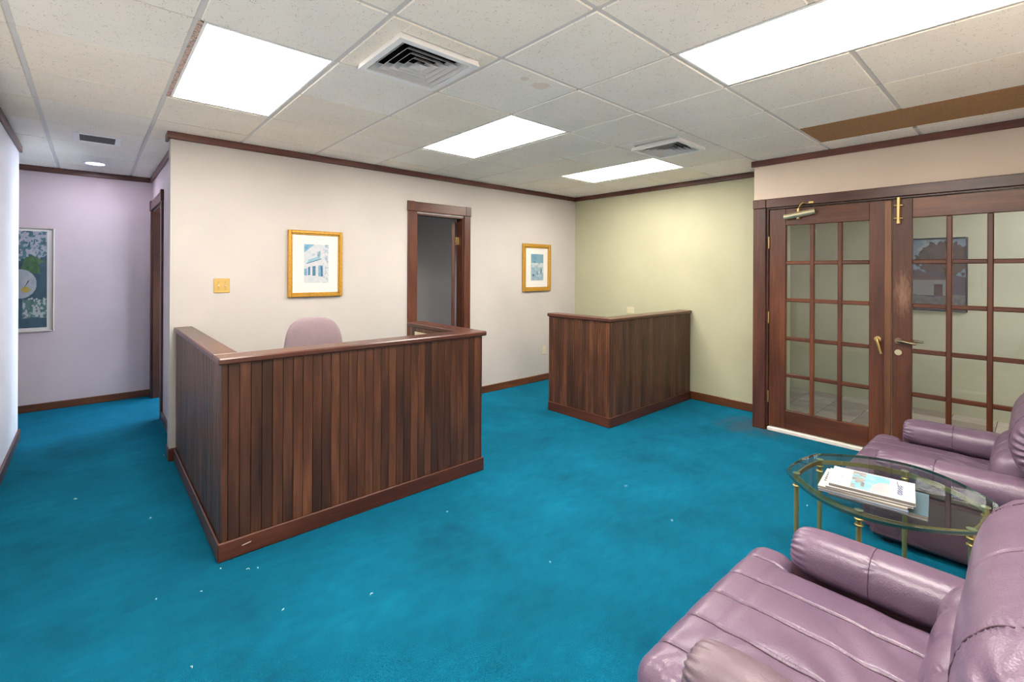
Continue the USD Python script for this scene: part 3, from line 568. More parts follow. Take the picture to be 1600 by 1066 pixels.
t.part('frame', ring(5.57, 6.23, -1.53, -.27, .03, 2.675, 2.7), WHITE_METAL)
def tree_scene(s, t):
    sky = np.array(lin(150, 178, 206)) * (1 - t[..., None]) * 0 + np.array(lin(158, 184, 210))
    col = sky + .05 * (t[..., None] - .8)
    n = meshkit.fbm(np.stack([s * 7, t * 7, s * 0], -1), 4, 5)[..., None]
    cloud = sstep(n, .5, .62) * (t[..., None] > .5); col = col * (1 - .5 * cloud) + .5 * cloud * np.array([.75, .78, .82])
    n2 = meshkit.fbm(np.stack([s * 22, t * 22, s * 0 + 3], -1), 3, 9)[..., None]
    leaf = np.array(lin(66, 50, 54)) * (1 - n2) + np.array(lin(128, 92, 80)) * n2
    d = ((s - .72) / .42) ** 2 + ((t - .72) / .24) ** 2 + .9 * (n2[..., 0] - .5)
    col = np.where((d < 1)[..., None], leaf, col)
    hill = t < .52 + .05 * np.sin(s * 5) + .12 * (n[..., 0] - .5); col = np.where(hill[..., None], np.array(lin(110, 92, 112)) * (.75 + .5 * n2), col)
    trunk = (np.abs(s - .74 - .05 * np.sin(t * 6)) < .035) & (t > .2) & (t < .6); col = np.where(trunk[..., None], np.array(lin(70, 48, 46)), col)
    house = (s > .12) & (s < .72) & (t > .2) & (t < .42); col = np.where(house[..., None], np.array(lin(182, 180, 186)) * (.9 + .2 * n), col)
    roof = (t > .42) & (t < .42 + .1 * (1 - np.abs(s - .42) / .36)); col = np.where(roof[..., None], np.array(lin(130, 100, 104)), col)
    door = (s > .56) & (s < .68) & (t > .2) & (t < .36); col = np.where(door[..., None], np.array(lin(104, 68, 72)), col)
    gnd = t < .2 + .02 * np.sin(s * 9); col = np.where(gnd[..., None], np.array(lin(140, 134, 140)) * (.6 + .8 * n2), col)
    return col
def framed(name, label, face, lo, hi, zlo, zhi, fw, depth, fm, fn, n, matw=0.0, printbox=None, inner_line=False, glass=False):
    """face: ('y', Y) hung on a wall facing -y, or ('x', X) facing -x; lo..hi along the wall"""
    ax, w = face
    def bx(a0, a1, b0, b1, d0, d1, b=.002): return cbox(a0, a1, w - d1, w - d0, b0, b1, b) if ax == 'y' else cbox(w - d1, w - d0, a0, a1, b0, b1, b)
    mid = (lo + hi) / 2
    t = Thing(name, label, 'picture', (mid, w, zlo) if ax == 'y' else (w, mid, zlo))
    t.part('frame', [bx(lo, lo + fw, zlo, zhi, 0, depth, .005), bx(hi - fw, hi, zlo, zhi, 0, depth, .005), bx(lo + fw, hi - fw, zlo, zlo + fw, 0, depth, .005), bx(lo + fw, hi - fw, zhi - fw, zhi, 0, depth, .005),
                     bx(lo + fw, lo + fw * 1.35, zlo + fw, zhi - fw, 0, depth * .7, .002), bx(hi - fw * 1.35, hi - fw, zlo + fw, zhi - fw, 0, depth * .7, .002), bx(lo + fw, hi - fw, zlo + fw, zlo + fw * 1.35, 0, depth * .7, .002), bx(lo + fw, hi - fw, zhi - fw * 1.35, zhi - fw, 0, depth * .7, .002)], fm)
    t.part('mat', bx(lo + fw, hi - fw, zlo + fw, zhi - fw, .002, depth * .42, 0), MATBOARD)
    p0, p1, q0, q1 = printbox
    dd = depth * .42
    if inner_line:
        g = .026
        t.part('mat_line', [bx(p0 - g, p1 + g, z - .0015, z + .0015, dd, dd + .0006, 0) for z in (q0 - g, q1 + g)] + [bx(x - .0015, x + .0015, q0 - g, q1 + g, dd, dd + .0006, 0) for x in (p0 - g, p1 + g)], MATLINE)
    if ax == 'y': painted(t, 'print', (p0, w - dd - .001, q0), (p1 - p0, 0, 0), (0, 0, q1 - q0), n, int(n * (q1 - q0) / (p1 - p0)), fn, PRINT)
    else: painted(t, 'print', (w - dd - .001, p1, q0), (0, p0 - p1, 0), (0, 0, q1 - q0), n, int(n * (q1 - q0) / (p1 - p0)), fn, PRINT)
    return t
framed('lobby_picture', 'black framed landscape with a spreading tree, seen through the double doors', ('x', LOBX), .48, 1.08, 1.1, 1.9, .012, .03, BLACK, tree_scene, 90, printbox=(.494, 1.066, 1.114, 1.886))

# pictures in the room
def poly_in(s, t, pts):
    inside = np.zeros(s.shape, bool); n = len(pts)
    for k in range(n):
        (x1, y1), (x2, y2) = pts[k], pts[(k + 1) % n]
        cond = (y1 > t) != (y2 > t)
        inside ^= cond & (s < (x2 - x1) * (t - y1) / ((y2 - y1) or 1e-9) + x1)
    return inside
def wash(s, t, a, b, seed, f=9):
    n = meshkit.fbm(np.stack([s * f, t * f * 1.4, s * 0], -1), 4, seed)[..., None]
    return np.array(a) * (1 - n) + np.array(b) * n
def watercolour_house(s, t):
    col = wash(s, t, lin(214, 232, 248), lin(250, 250, 252), 2)
    def put(pts, a, b, seed): 
        nonlocal col
        col = np.where(poly_in(s, t, pts)[..., None], wash(s, t, a, b, seed, 14), col)
    put([(0, .78), (0, 1), (.42, 1)], lin(90, 180, 226), lin(180, 222, 244), 3)
    put([(0, .52), (.5, .72), (.74, .92), (1, 1), (1, 0.1), (0, .16)], lin(224, 232, 244), lin(252, 250, 252), 4)
    put([(.1, .5), (.64, .63), (.64, .71), (.18, .6)], lin(120, 198, 224), lin(210, 234, 244), 5)
    put([(.1, .49), (.7, .615), (.7, .64), (.1, .51)], lin(60, 120, 160), lin(120, 170, 200), 6)
    put([(.54, .66), (.66, .68), (.66, .84), (.54, .8)], lin(80, 150, 190), lin(210, 230, 242), 7)
    put([(.34, .7), (.42, .71), (.42, .76), (.34, .75)], lin(140, 180, 206), lin(220, 234, 244), 8)
    put([(.16, .2), (.25, .2), (.25, .42), (.16, .41)], lin(56, 120, 158), lin(120, 176, 206), 9)
    put([(.34, .19), (.46, .19), (.46, .44), (.34, .43)], lin(52, 108, 148), lin(110, 170, 204), 10)
    put([(.57, .17), (.76, .16), (.76, .46), (.57, .45)], lin(90, 160, 200), lin(170, 214, 238), 11)
    put([(.7, .16), (.77, .16), (.74, .44), (.66, .44)], lin(50, 100, 140), lin(90, 150, 190), 12)
    put([(0, .2), (.12, .19), (.12, .38), (0, .36)], lin(80, 150, 196), lin(190, 222, 240), 13)
    put([(.86, .94), (1, .9), (1, 1), (.84, 1)], lin(110, 160, 206), lin(190, 214, 236), 14)
    n = meshkit.fbm(np.stack([s * 16, t * 20, s * 0 + 9], -1), 3, 21)
    col = np.where(((s > .78) & (n > .56))[..., None], wash(s, t, lin(150, 190, 220), lin(220, 234, 246), 15), col)
    return col
def watercolour_garden(s, t):
    n = meshkit.fbm(np.stack([s * 6, t * 9, s * 0], -1), 4, 31)
    col = wash(s, t, lin(140, 188, 212), lin(214, 230, 238), 32, 8)
    sky = t > .66 + .1 * (n - .5); col = np.where(sky[..., None], wash(s, t, lin(104, 168, 200), lin(170, 208, 224), 33, 5), col)
    w = (t < .66) & (t > .28) & (n > .5); col = np.where(w[..., None], wash(s, t, lin(206, 226, 232), lin(240, 244, 242), 34), col)
    for cx, cy, rx, ry in ((.82, .34, .07, .1), (.2, .2, .09, .05), (.5, .28, .04, .06), (.3, .7, .1, .03)):
        q = ((s - cx) / rx) ** 2 + ((t - cy) / ry) ** 2 + 1.2 * (n - .5); col = np.where((q < 1)[..., None], wash(s, t, lin(86, 126, 156), lin(130, 166, 190), 35), col)
    return col
def flower_still(s, t):
    col = wash(s, t, lin(52, 84, 100), lin(98, 134, 150), 41, 6)
    n = meshkit.noise(np.stack([s * 16, t * 26, s * 0], -1), 42); n2 = meshkit.fbm(np.stack([s * 24, t * 40, s * 0 + 4], -1), 3, 43)
    blos = (t > .7 + .08 * (n2 - .5) + .12 * (s - .6)); fl = wash(s, t, lin(170, 186, 200), lin(228, 222, 236), 44, 22)
    fl = np.where((n2 > .52)[..., None], np.array(lin(96, 140, 150)) * (.7 + .6 * n[..., None]), fl)
    col = np.where(blos[..., None], fl, col)
    leaf = poly_in(s, t, [(.57, .6), (.63, .72), (.75, .755), (.86, .72), (.97, .69), (.87, .66), (.89, .56), (.74, .57)]); col = np.where(leaf[..., None], wash(s, t, lin(58, 106, 72), lin(120, 158, 112), 45, 16), col)
    bowl = ((s - .56) / .27) ** 2 + ((t - .455) / .15) ** 2 < 1; col = np.where(bowl[..., None], wash(s, t, lin(178, 190, 200), lin(222, 226, 230), 46), col)
    fr = ((s - .65) / .07) ** 2 + ((t - .395) / .03) ** 2 < 1; col = np.where(fr[..., None], np.array(lin(222, 192, 96)), col)
    st = poly_in(s, t, [(.62, .41), (.68, .46), (.72, .5), (.69, .49)]); col = np.where(st[..., None], np.array(lin(70, 84, 76)), col)
    low = (t < .3 + .05 * (n2 - .5)) & (t > .1) & (s > .6); fb = np.where((n2 > .56)[..., None], np.array(lin(214, 220, 220)), wash(s, t, lin(72, 120, 112), lin(134, 172, 166), 47, 20))
    col = np.where(low[..., None], fb, col)
    return col
framed('framed_picture', 'gold framed blue watercolour of a building, above the office chair', ('y', WA), 1.332, 1.833, 1.262, 1.882, .03, .03, GOLD, watercolour_house, 80, printbox=(1.475, 1.702, 1.392, 1.755), inner_line=True)
framed('framed_picture', 'smaller looking gold framed blue watercolour right of the office doorway', ('y', WA), 4.262, 4.795, 1.24, 1.882, .042, .03, GOLD, watercolour_garden, 60, printbox=(4.418, 4.655, 1.385, 1.745), inner_line=True)
framed('flower_print', 'large cream framed flower and bowl print at the end of the hall', ('y', WE), -.862, -.295, .842, 1.948, .013, .025, CREAMFRAME, flower_still, 90, printbox=(-.805, -.352, .888, 1.908))

# wall plates
t = Thing('switch_plate', 'brass double light switch plate left of the gold framed building picture', 'light switch', (.816, WA, 1.32))
p = t.part('plate', cbox(.758, .875, WA - .007, WA, 1.318, 1.438, .003), PLATE)
for x in (.793, .841):
    t.part('toggle', prism([(WA - .016, 1.366), (WA - .006, 1.372), (WA - .006, 1.392), (WA - .012, 1.37)], x - .005, x + .005, 'x'), BRONZE)
    for z in (1.348, 1.408): t.part('screw', cyl((x, WA - .0085, z), (x, WA - .006, z), .004, 10), BRONZE, parent=p)
t = Thing('outlet_plate', 'ivory wall plate on the yellow wall just above the smaller counter', 'wall outlet', (WB, 3.592, 1.0))
p = t.part('plate', cbox(WB - .006, WB, 3.535, 3.65, 1.015 - .06, 1.045, .003), IVORY)
t.part('socket', [cbox(WB - .008, WB - .005, 3.565, 3.62, z - .016, z + .016, .002) for z in (.98, 1.02)], IVORY)
t = Thing('outlet_plate', 'small low wall plate on the cream wall beside the smaller counter', 'wall outlet', (4.69, WA, .42))
t.part('plate', cbox(4.652, 4.722, WA - .006, WA, .36, .475, .003), IVORY)
t.part('socket', [cbox(4.67, 4.704, WA - .008, WA - .005, z - .014, z + .014, .002) for z in (.395, .44)], IVORY)

# ---------------------------------------------------------------- reception desks
def board_y(x0, x1, yf, z0, z1, th=.012, b=.0028):   # board facing -y
    g = .0008
    return prism([(x0 + g, yf + th), (x0 + g, yf + b), (x0 + g + b, yf), (x1 - g - b, yf), (x1 - g, yf + b), (x1 - g, yf + th)], z0, z1)
def board_x(y0, y1, xf, z0, z1, th=.012, b=.0028):   # board facing -x
    g = .0008
    return prism([(xf + th, y0 + g), (xf + th, y1 - g), (xf + b, y1 - g), (xf, y1 - g - b), (xf, y0 + g + b), (xf + b, y0 + g)], z0, z1)
CT = 1.056; CTH = .034; DB = .098
WD1, WD2 = WA - .018, WB - .018     # desks stop at the face of the baseboard
# large desk
t = Thing('reception_desk', 'large L-shaped dark wood plank reception desk in front of the office chair', 'reception desk', (1.36, 2.9, 0))
t.part('core', [cbox(.515, 2.208, 2.825, 2.93, 0, CT - CTH, 0), cbox(.515, .6, 2.93, WD1, 0, CT - CTH, 0), cbox(2.11, 2.208, 2.93, 3.70, 0, CT - CTH, 0)], W_DESKD)
xs = [.503, .536] + list(np.linspace(.536, 2.203, 32))[1:] + [2.221]
rg = np.random.default_rng(8)
for k in range(len(xs) - 1):
    o = .0015 * rg.random()
    t.part('plank', board_y(xs[k], xs[k + 1], 2.813 + o, DB - .01, CT - CTH), W_DESK)
ys = np.linspace(2.813, WD1, 34)
for k in range(33):
    m = (ys[k] + ys[k + 1]) / 2
    t.part('bead_board', [board_x(ys[k], m, .503, DB - .01, CT - CTH, b=.004), board_x(m, ys[k + 1], .503, DB - .01, CT - CTH, b=.004)], W_DESKD)
ys = np.linspace(2.825, 3.70, 17)
for k in range(16):
    t.part('end_board', prism([(2.208, ys[k] + .0008), (2.218, ys[k] + .0008), (2.221, ys[k] + .004), (2.221, ys[k + 1] - .004), (2.218, ys[k + 1] - .0008), (2.208, ys[k + 1] - .0008)], DB - .01, CT - CTH), W_DESKD)
    if ys[k] > 2.93: t.part('inner_board', board_x(ys[k], ys[k + 1], 2.098, 0.0, CT - CTH), W_DESKD)
t.part('end_board', cbox(2.098, 2.221, 3.70, 3.712, 0, CT - CTH, .002), W_DESKD)
t.part('base', cbox(.49, 2.233, 2.8, 2.813, 0, DB, .005), W_DBASE)
t.part('base', cbox(.49, .503, 2.813, WD1, 0, DB, .005), W_DBASEY)
t.part('base', cbox(2.221, 2.233, 2.813, 3.712, 0, DB, .005), W_DBASEY)
t.part('base_scuff', prism([(.60, .052), (.64, .057), (.645, .062), (.60, .056)], 2.7992, 2.8006, 'y'), THRESH, 'pale scuff on the base board')
t.part('cap', cbox(.486, 2.246, 2.786, 2.945, CT - CTH, CT, .007), W_CAP)
t.part('cap', cbox(.486, .612, 2.945, WD1, CT - CTH, CT, .007), W_CAPY)
t.part('cap', cbox(2.085, 2.246, 2.945, 3.725, CT - CTH, CT, .007), W_CAPY)
t.part('notice_card', cbox(2.094, 2.0975, 3.38, 3.6, .86, .985, .001), IVORY, 'cream card fixed to the inside of the desk end')
# small desk
t = Thing('reception_desk', 'smaller L-shaped dark wood bead-board counter against the yellow wall', 'reception desk', (4.4, 2.9, 0))
t.part('core', [cbox(3.747, WD2, 2.76, 2.87, 0, CT - CTH, 0), cbox(3.747, 3.85, 2.87, 3.54, 0, CT - CTH, 0)], W_DESKD)
xs = np.linspace(3.735, WD2, 30)
for k in range(29):
    m = (xs[k] + xs[k + 1]) / 2
    t.part('bead_board', [board_y(xs[k], m, 2.748, DB - .01, CT - CTH, b=.004), board_y(m, xs[k + 1], 2.748, DB - .01, CT - CTH, b=.004)], W_DESKD)
ys = np.linspace(2.748, 3.545, 17)
for k in range(16):
    m = (ys[k] + ys[k + 1]) / 2
    t.part('bead_board', [board_x(ys[k], m, 3.735, DB - .01, CT - CTH, b=.004), board_x(m, ys[k + 1], 3.735, DB - .01, CT - CTH, b=.004)], W_DESK)
t.part('end_board', cbox(3.735, 3.86, 3.545, 3.557, 0, CT - CTH, .002), W_DESKD)
t.part('base', cbox(3.722, WD2, 2.735, 2.748, 0, DB, .005), W_DBASE)
t.part('base', cbox(3.722, 3.735, 2.748, 3.557, 0, DB, .005), W_DBASEY)
t.part('cap', cbox(3.715, WD2, 2.728, 2.885, CT - CTH, CT, .007), W_CAP)
t.part('cap', cbox(3.715, 3.87, 2.885, 3.57, CT - CTH, CT, .007), W_CAPY)

# office chair behind the large desk
t = Thing('office_chair', 'mauve fabric office chair with a rounded back behind the large desk', 'office chair', (1.3, 3.6, 0))
def bk(u, P): return .006 * meshkit.noise(P * 9, 3)
V, F = blob((0, 0, 0), (.222, .05, .27), axis=1, p=3.3, q=3.0, n=26, disp=bk)
V[:, 0] *= 1 - .1 * (V[:, 2] / .27) ; V[:, 1] += .25 * V[:, 0] ** 2 * -1 + .08 * V[:, 2]
t.part('backrest', (V + [1.293, 3.75, .872], F), FABRIC, smooth=True)
t.part('seat', blob((1.293, 3.48, .48), (.24, .23, .05), axis=2, p=3.5, q=3, n=20), FABRIC, smooth=True)
t.part('back_bar', tube([(1.293, 3.55, .42), (1.293, 3.74, .42), (1.293, 3.8, .5), (1.293, 3.81, .78)], .016, 10), BLACK, smooth=40)
t.part('gas_lift', [cyl((1.293, 3.5, .12), (1.293, 3.5, .28), .028, 20), cyl((1.293, 3.5, .28), (1.293, 3.5, .44), .016, 20)], BLACK, smooth=40)
for k in range(5):
    a = 2 * np.pi * k / 5 + .3; e = np.array([1.293 + .29 * np.cos(a), 3.5 + .29 * np.sin(a), .075])
    t.part('base_leg', tube([(1.293, 3.5, .125), (1.293 + .15 * np.cos(a), 3.5 + .15 * np.sin(a), .11), tuple(e)], [.024, .02, .014], 10), BLACK, smooth=40)
    t.part('caster', [cyl(e + [-.012 * np.sin(a), .012 * np.cos(a), -.048], e + [.012 * np.sin(a), -.012 * np.cos(a), -.048], .027, 18), cyl(e + [0, 0, -.03], e + [0, 0, 0], .008, 10)], BLACK, smooth=40)

# ---------------------------------------------------------------- leather armchairs
SEAMS = (-.333, -.167, 0.0, .167, .333)
def groove(x, xs, w=.006): return sum(np.exp(-((x - s) / w) ** 2) for s in xs)
def channels(x, pitch=.167): return np.abs(np.cos(np.pi * (x / pitch + .5) ))
def seat_mesh():
    def sd_box(x, y, cx, cy, hx, hy, r):
        qx, qy = abs(x - cx) - hx + r, abs(y - cy) - hy + r
        return math.hypot(max(qx, 0), max(qy, 0)) + min(max(qx, qy), 0) - r
    def f(x, y, z):
        a = sd_box(x, y, 0, .42, .35, .28, .05); b = sd_box(x, y, 0, .72, .475, .085, .07)
        k = .05; h = max(k - abs(a - b), 0) / k; d2 = min(a, b) - h * h * k * .25
        zc, hz, r = .262, .098, .06
        dome = .022 * (1 - min((x / .5) ** 2, 1)) * (1 - min(((y - .48) / .45) ** 2, 1))
        dz = (z - zc - (hz + dome if z > zc else 0) + (0 if z > zc else 0)) + r if z > zc else (zc - z - hz) + r
        q0, q1 = d2 + r, dz
        d = math.hypot(max(q0, 0), max(q1, 0)) + min(max(q0, q1), 0) - r
        g = 0.0
        for s in SEAMS: g += math.exp(-((x - s) / .006) ** 2)
        puff = .003 * abs(math.sin(math.pi * x / .167)) ** .6
        wr = .0035 * math.sin(38 * x + 6 * math.sin(9 * y) + 11 * y) * max(0, math.sin(5 * y + 3 * x))
        return -(d + (.0062 * g) - puff - wr)
    return m3.Manifold.level_set(f, [-.53, .1, .1, .53, .85, .46], .0078)
def back_disp(u, P): return -.007 * groove(P[:, 0], (-.167, 0, .167), .007) + .012 * np.abs(np.sin(np.pi * P[:, 0] / .167)) ** .7 + .003 * meshkit.noise(P * 30, 2)
def pillow_disp(u, P):
    th = np.arctan2(P[:, 2], P[:, 1]); e = sstep(np.abs(u[:, 0]), .8, .97)
    g = -.0045 * groove(P[:, 0], (-.36, 0, .36), .005) + .0012 * np.abs(np.sin(np.pi * P[:, 0] / .36))
    return g + .0065 * e * np.sin(22 * th + 3 * np.sin(3 * th)) + .006 * meshkit.fbm(P * 9, 3, 4) + .002 * np.sin(60 * P[:, 0] + 8 * np.sin(9 * th)) * sstep(-P[:, 2], -.05, .12)
def arm_disp(seed):
    def f(u, P):
        th = np.arctan2(P[:, 2], P[:, 0]); e = sstep(u[:, 1], .8, .97)
        return -.004 * groove(P[:, 1], (.115,), .006) + .0024 * e * np.sin(19 * th + 2 * np.sin(2 * th)) + .005 * meshkit.fbm(P * 12, 3, seed)
    return f
SEAT, PILLOW = seat_mesh(), blob((0, -.075, .675), (.515, .195, .19), axis=0, p=2.2, q=5.5, n=64, disp=pillow_disp)
LUMBAR = blob((0, .062, .43), (.335, .125, .165), axis=0, p=2.6, q=7, n=44, disp=back_disp)
def seam(mesh, axis, at, top=None, r=.0017):
    v, f = vf(mesh); n = np.zeros(3); n[axis] = 1; o = np.zeros(3); o[axis] = at
    p = trimesh.intersections.mesh_plane(trimesh.Trimesh(v, f, process=False), n, o).mean(1)
    a, b = [k for k in range(3) if k != axis]
    if top is not None:
        p = p[p[:, 2] > top]; p = p[np.argsort(-np.arctan2(p[:, b] - .22, p[:, a] - .48))]
        k = max(1, len(p) // 70); p = p[::k]
        return tube(p + [0, 0, .0012], r, 6)
    c = p.mean(0); p = p[np.argsort(np.arctan2(p[:, b] - c[b], p[:, a] - c[a]))]; p = p[::max(1, len(p) // 80)]
    return tube(c + (p - c) * 1.006, r, 6, closed=True)
SEAM = plain('leather_seam', lin(70, 50, 62), .6)
def armchair(name, label, loc, worn):
    t = Thing(name, label, 'armchair', loc)
    k = dict(shift=False)
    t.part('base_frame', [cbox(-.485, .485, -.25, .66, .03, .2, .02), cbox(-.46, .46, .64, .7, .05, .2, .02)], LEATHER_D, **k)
    sc = t.part('seat_cushion', SEAT, LEATHER, smooth=True, **k)
    for x in SEAMS: t.part('seam', seam(SEAT, 0, x, .25, .0017), SEAM, parent=sc, **k)
    for s in (-1, 1):
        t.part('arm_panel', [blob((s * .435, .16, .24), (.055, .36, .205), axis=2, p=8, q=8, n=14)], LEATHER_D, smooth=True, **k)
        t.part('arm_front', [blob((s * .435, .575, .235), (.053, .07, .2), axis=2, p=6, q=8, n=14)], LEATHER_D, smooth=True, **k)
        pad = blob((s * .42, .27, .43 - (.014 if worn and s < 0 else 0)), (.096, .365, .083), axis=1, p=2.3, q=6, n=40, disp=arm_disp(5 + s))
        a = t.part('arm_pad', pad, LEATHER_W if (worn and s < 0) else LEATHER, 'browner, rubbed leather arm pad' if (worn and s < 0) else None, smooth=True, **k)
        t.part('seam', seam(pad, 1, .385), SEAM, parent=a, **k)
    t.part('back_cushion', LUMBAR, LEATHER, smooth=True, **k)
    hc = t.part('head_cushion', PILLOW, LEATHER, smooth=True, **k)
    for x in (-.36, 0.0, .36): t.part('seam', seam(PILLOW, 0, x, None, .0016), SEAM, parent=hc, **k)
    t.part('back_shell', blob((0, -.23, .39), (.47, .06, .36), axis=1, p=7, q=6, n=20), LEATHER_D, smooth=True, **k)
    for sx in (-.42, .42):
        for sy in (-.19, .58): t.part('foot', lathe([(0, 0), (.024, 0), (.03, .03), (.03, .045), (0, .045)], (sx, sy, 0), 16), BLACK, smooth=40, **k)
    return t
armchair('armchair', 'mauve leather armchair nearest the camera in the bottom right corner', (1.675, 0, 0), True)
armchair('armchair', 'mauve leather armchair behind the glass table, in front of the double doors', (3.785, -.03, 0), False)

# ---------------------------------------------------------------- glass table
TX, TY, TZ = 2.816, .48, .5
t = Thing('glass_table', 'barrel-shaped glass side table on six brass legs between the armchairs', 'side table', (TX, TY, 0))
def arc(x0, x1, y0, y1, bulge, n=24, horizontal=False):
    s = np.linspace(0, 1, n)
    return np.c_[x0 + (x1 - x0) * s + (0 if horizontal else 1) * bulge * 4 * s * (1 - s), y0 + (y1 - y0) * s + (1 if horizontal else 0) * bulge * 4 * s * (1 - s)]
TA = math.radians(-5)
def spin(p): return np.asarray(p) @ np.array([[math.cos(TA), math.sin(TA)], [-math.sin(TA), math.cos(TA)]]) + [TX, TY]
def outline(dx, dy, hx):
    R = arc(hx, hx, -dy, dy, dx - hx); L = arc(-hx, -hx, dy, -dy, -(dx - hx)); Tp = arc(hx, -hx, dy, dy, .02, 14, True); Bt = arc(-hx, hx, -dy, -dy, -.02, 14, True)
    return spin(np.vstack([R[:-1], Tp[:-1], L[:-1], Bt[:-1]]))
OUT = outline(.42, .355, .185); INN = outline(.4185, .3535, .1838)
p = t.part('glass_top', prism(OUT, TZ - .012, TZ), TABLE_GLASS)
edge = trimesh.creation.extrude_polygon(Polygon(outline(.4215, .3565, .1862), [INN[::-1]]), .0125, engine='earcut'); edge.apply_translation([0, 0, TZ - .01225])
t.part('glass_edge', edge, GLASS_EDGE, 'dark green polished glass edge', parent=p)
legs = [(-.148, .325), (.148, .325), (-.335, 0), (.335, 0), (-.148, -.325), (.148, -.325)]
for lx, ly in legs:
    cx, cy = spin([lx, ly])
    g = t.part('leg', lathe([(0, 0), (.014, 0), (.015, .008), (.011, .014), (.011, TZ - .07), (.0115, TZ - .0145), (0, TZ - .0145)], (cx, cy, 0), 20), BRASS, smooth=40)
    for z in (TZ - .052, TZ - .078): t.part('collar', lathe([(.011, z - .006), (.0165, z - .004), (.0175, z), (.0165, z + .004), (.011, z + .006)], (cx, cy, 0), 20), BRASS, smooth=60, parent=g)
    t.part('pad', lathe([(0, TZ - .0145), (.017, TZ - .0145), (.017, TZ - .0125), (0, TZ - .0125)], (cx, cy, 0), 20), BRASS_P, smooth=40, parent=g)
def rail_pts(o): return spin(np.vstack([arc(.148 + o, .148 + o, -.325, .325, .187), arc(.148, -.148, .325 + o, .325 + o, .012, 10, True), arc(-.148 - o, -.148 - o, .325, -.325, -.187), arc(-.148, .148, -.325 - o, -.325 - o, -.012, 10, True)]))
band = trimesh.creation.extrude_polygon(Polygon(rail_pts(.004)).difference(Polygon(rail_pts(-.004))), .022, engine='earcut'); band.apply_translation([0, 0, TZ - .04])
t.part('rail', band, BRASS)

# magazines
def magazine(name, label, cx, cy, z, w, l, h, ang, cover, fn=None, n=60, page=PAGES, cat='magazine'):
    a = math.radians(ang); ex, ey = np.array([math.cos(a), math.sin(a), 0]), np.array([-math.sin(a), math.cos(a), 0]); c0 = np.array([cx, cy, z])
    t = Thing(name, label, cat, (cx, cy, z))
    def put(x0, x1, y0, y1, z0, z1, b=.0006):
        V, F = cbox(x0, x1, y0, y1, z0, z1, b); return c0 + V[:, :1] * ex + V[:, 1:2] * ey + V[:, 2:] * [0, 0, 1], F
    t.part('pages', put(-w / 2 + .002, w / 2 - .001, -l / 2 + .002, l / 2 - .002, .0012, h - .0012), page)
    t.part('cover', [put(-w / 2, w / 2, -l / 2, l / 2, 0, .0012, .0003), put(-w / 2, w / 2, -l / 2, l / 2, h - .0012, h, .0003), put(w / 2 - .001, w / 2, -l / 2, l / 2, .0012, h - .0012, 0)], cover)
    if fn is not None:
        painted(t, 'cover_print', c0 - ex * (w / 2 - .001) - ey * (l / 2 - .001) + [0, 0, h + .0004], ex * (w - .002), ey * (l - .002), n, int(n * l / w), fn, PRINT)
    return z + h
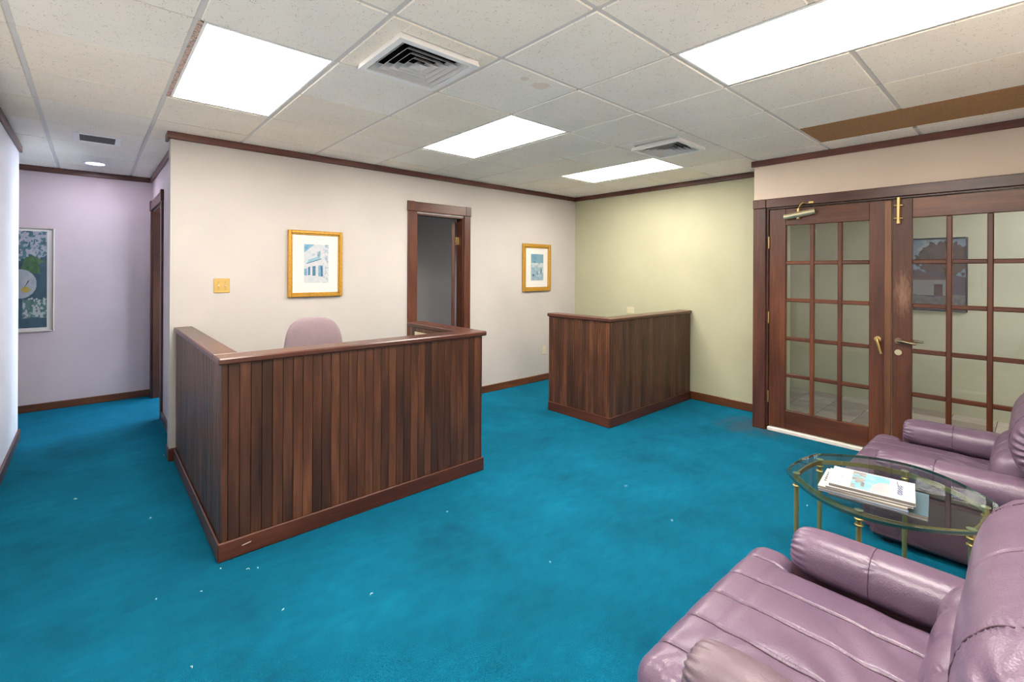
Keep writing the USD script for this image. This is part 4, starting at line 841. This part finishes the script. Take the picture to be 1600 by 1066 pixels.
def cover_a(s, t):   # white cover, colour picture band, small blue title: t runs along the long side
    col = np.ones(s.shape + (3,)) * np.array(lin(242, 242, 246))
    n = meshkit.fbm(np.stack([s * 9, t * 12, s * 0], -1), 3, 61)
    band = (t > .29) & (t < .74) & (s > .06) & (s < .94)
    art = wash(s, t, lin(120, 206, 232), lin(200, 236, 246), 62, 7)
    art = np.where(((t > .58) & (n > .45))[..., None], wash(s, t, lin(70, 88, 100), lin(226, 214, 206), 63, 12), art)
    art = np.where((((s - .15) / .5) ** 2 + ((t - .33) / .17) ** 2 < 1)[..., None], wash(s, t, lin(206, 204, 208), lin(226, 222, 224), 64), art)
    col = np.where(band[..., None], art, col)
    ti = (np.abs(t - .165) < .028) & (s > .22) & (s < .72) & (np.sin(s * 75) * np.sin(t * 160 + s * 20) > -.2); col = np.where(ti[..., None], np.array(lin(96, 110, 160)), col)
    cu = np.abs(t - (.2 - .45 * (s - .85) ** 2 - .13 * (s > .9))) < .006; cu &= (s > .55) & (s < .95); col = np.where(cu[..., None], np.array(lin(120, 124, 150)), col)
    dot = ((s - .5) / .07) ** 2 + ((t - .86) / .015) ** 2 < 1; col = np.where((dot & (n > .45))[..., None], np.array(lin(200, 204, 206)), col)
    return col
def cover_b(s, t):
    col = np.ones(s.shape + (3,)) * np.array(lin(244, 244, 232))
    ti = (np.abs(t - .945) < .018) & (s > .3) & (s < .85) & (np.sin(s * 60) > -.3); return np.where(ti[..., None], np.array(lin(70, 66, 84)), col)
z = TZ
z = magazine('magazine', 'slate blue hardback at the bottom of the magazine stack', 2.655, .475, z + .0003, .262, .345, .020, 6, COVER_TEAL, cat='book')
z = magazine('magazine', 'pale blue magazine just above the slate hardback', 2.618, .515, z + .0003, .25, .315, .009, 5, COVER_BLUE)
z = magazine('magazine', 'cream magazine with dark title near the top of the stack', 2.62, .52, z + .0003, .25, .315, .012, 6, COVER_CREAM, cover_b)
z = magazine('magazine', 'thin white magazine under the top one', 2.622, .503, z + .0007, .246, .305, .009, 9, PAPER)
z = magazine('magazine', 'white magazine with a turquoise picture band on top of the stack', 2.625, .492, z + .0003, .24, .30, .014, 8, PAPER, cover_a, 80)

# lint on the carpet
rg = np.random.default_rng(12)
spots = [(234, 811), (243, 938), (403, 889), (316, 925), (583, 928), (440, 955), (255, 712), (300, 1045), (560, 785), (860, 880), (980, 760), (1262, 790), (1050, 815), (390, 890), (345, 890), (120, 780), (700, 800)]
parts = []
for u, v in spots:
    d = Fv * FPX + R2 * (u - 800) - U2 * (v - ROW); P = np.array([0, 0, CAM_Z]) + d * (-CAM_Z / d[2])
    a = rg.random() * 3; s = .004 + .006 * rg.random()
    parts.append(tube([P + [0, 0, .002], P + [s * np.cos(a), s * np.sin(a), .004], P + [1.8 * s * np.cos(a + .6), 1.8 * s * np.sin(a + .6), .002]], .0014, 6))
solo('lint', parts, LINT, 'white lint specks scattered on the teal carpet', 'lint', kind='stuff')
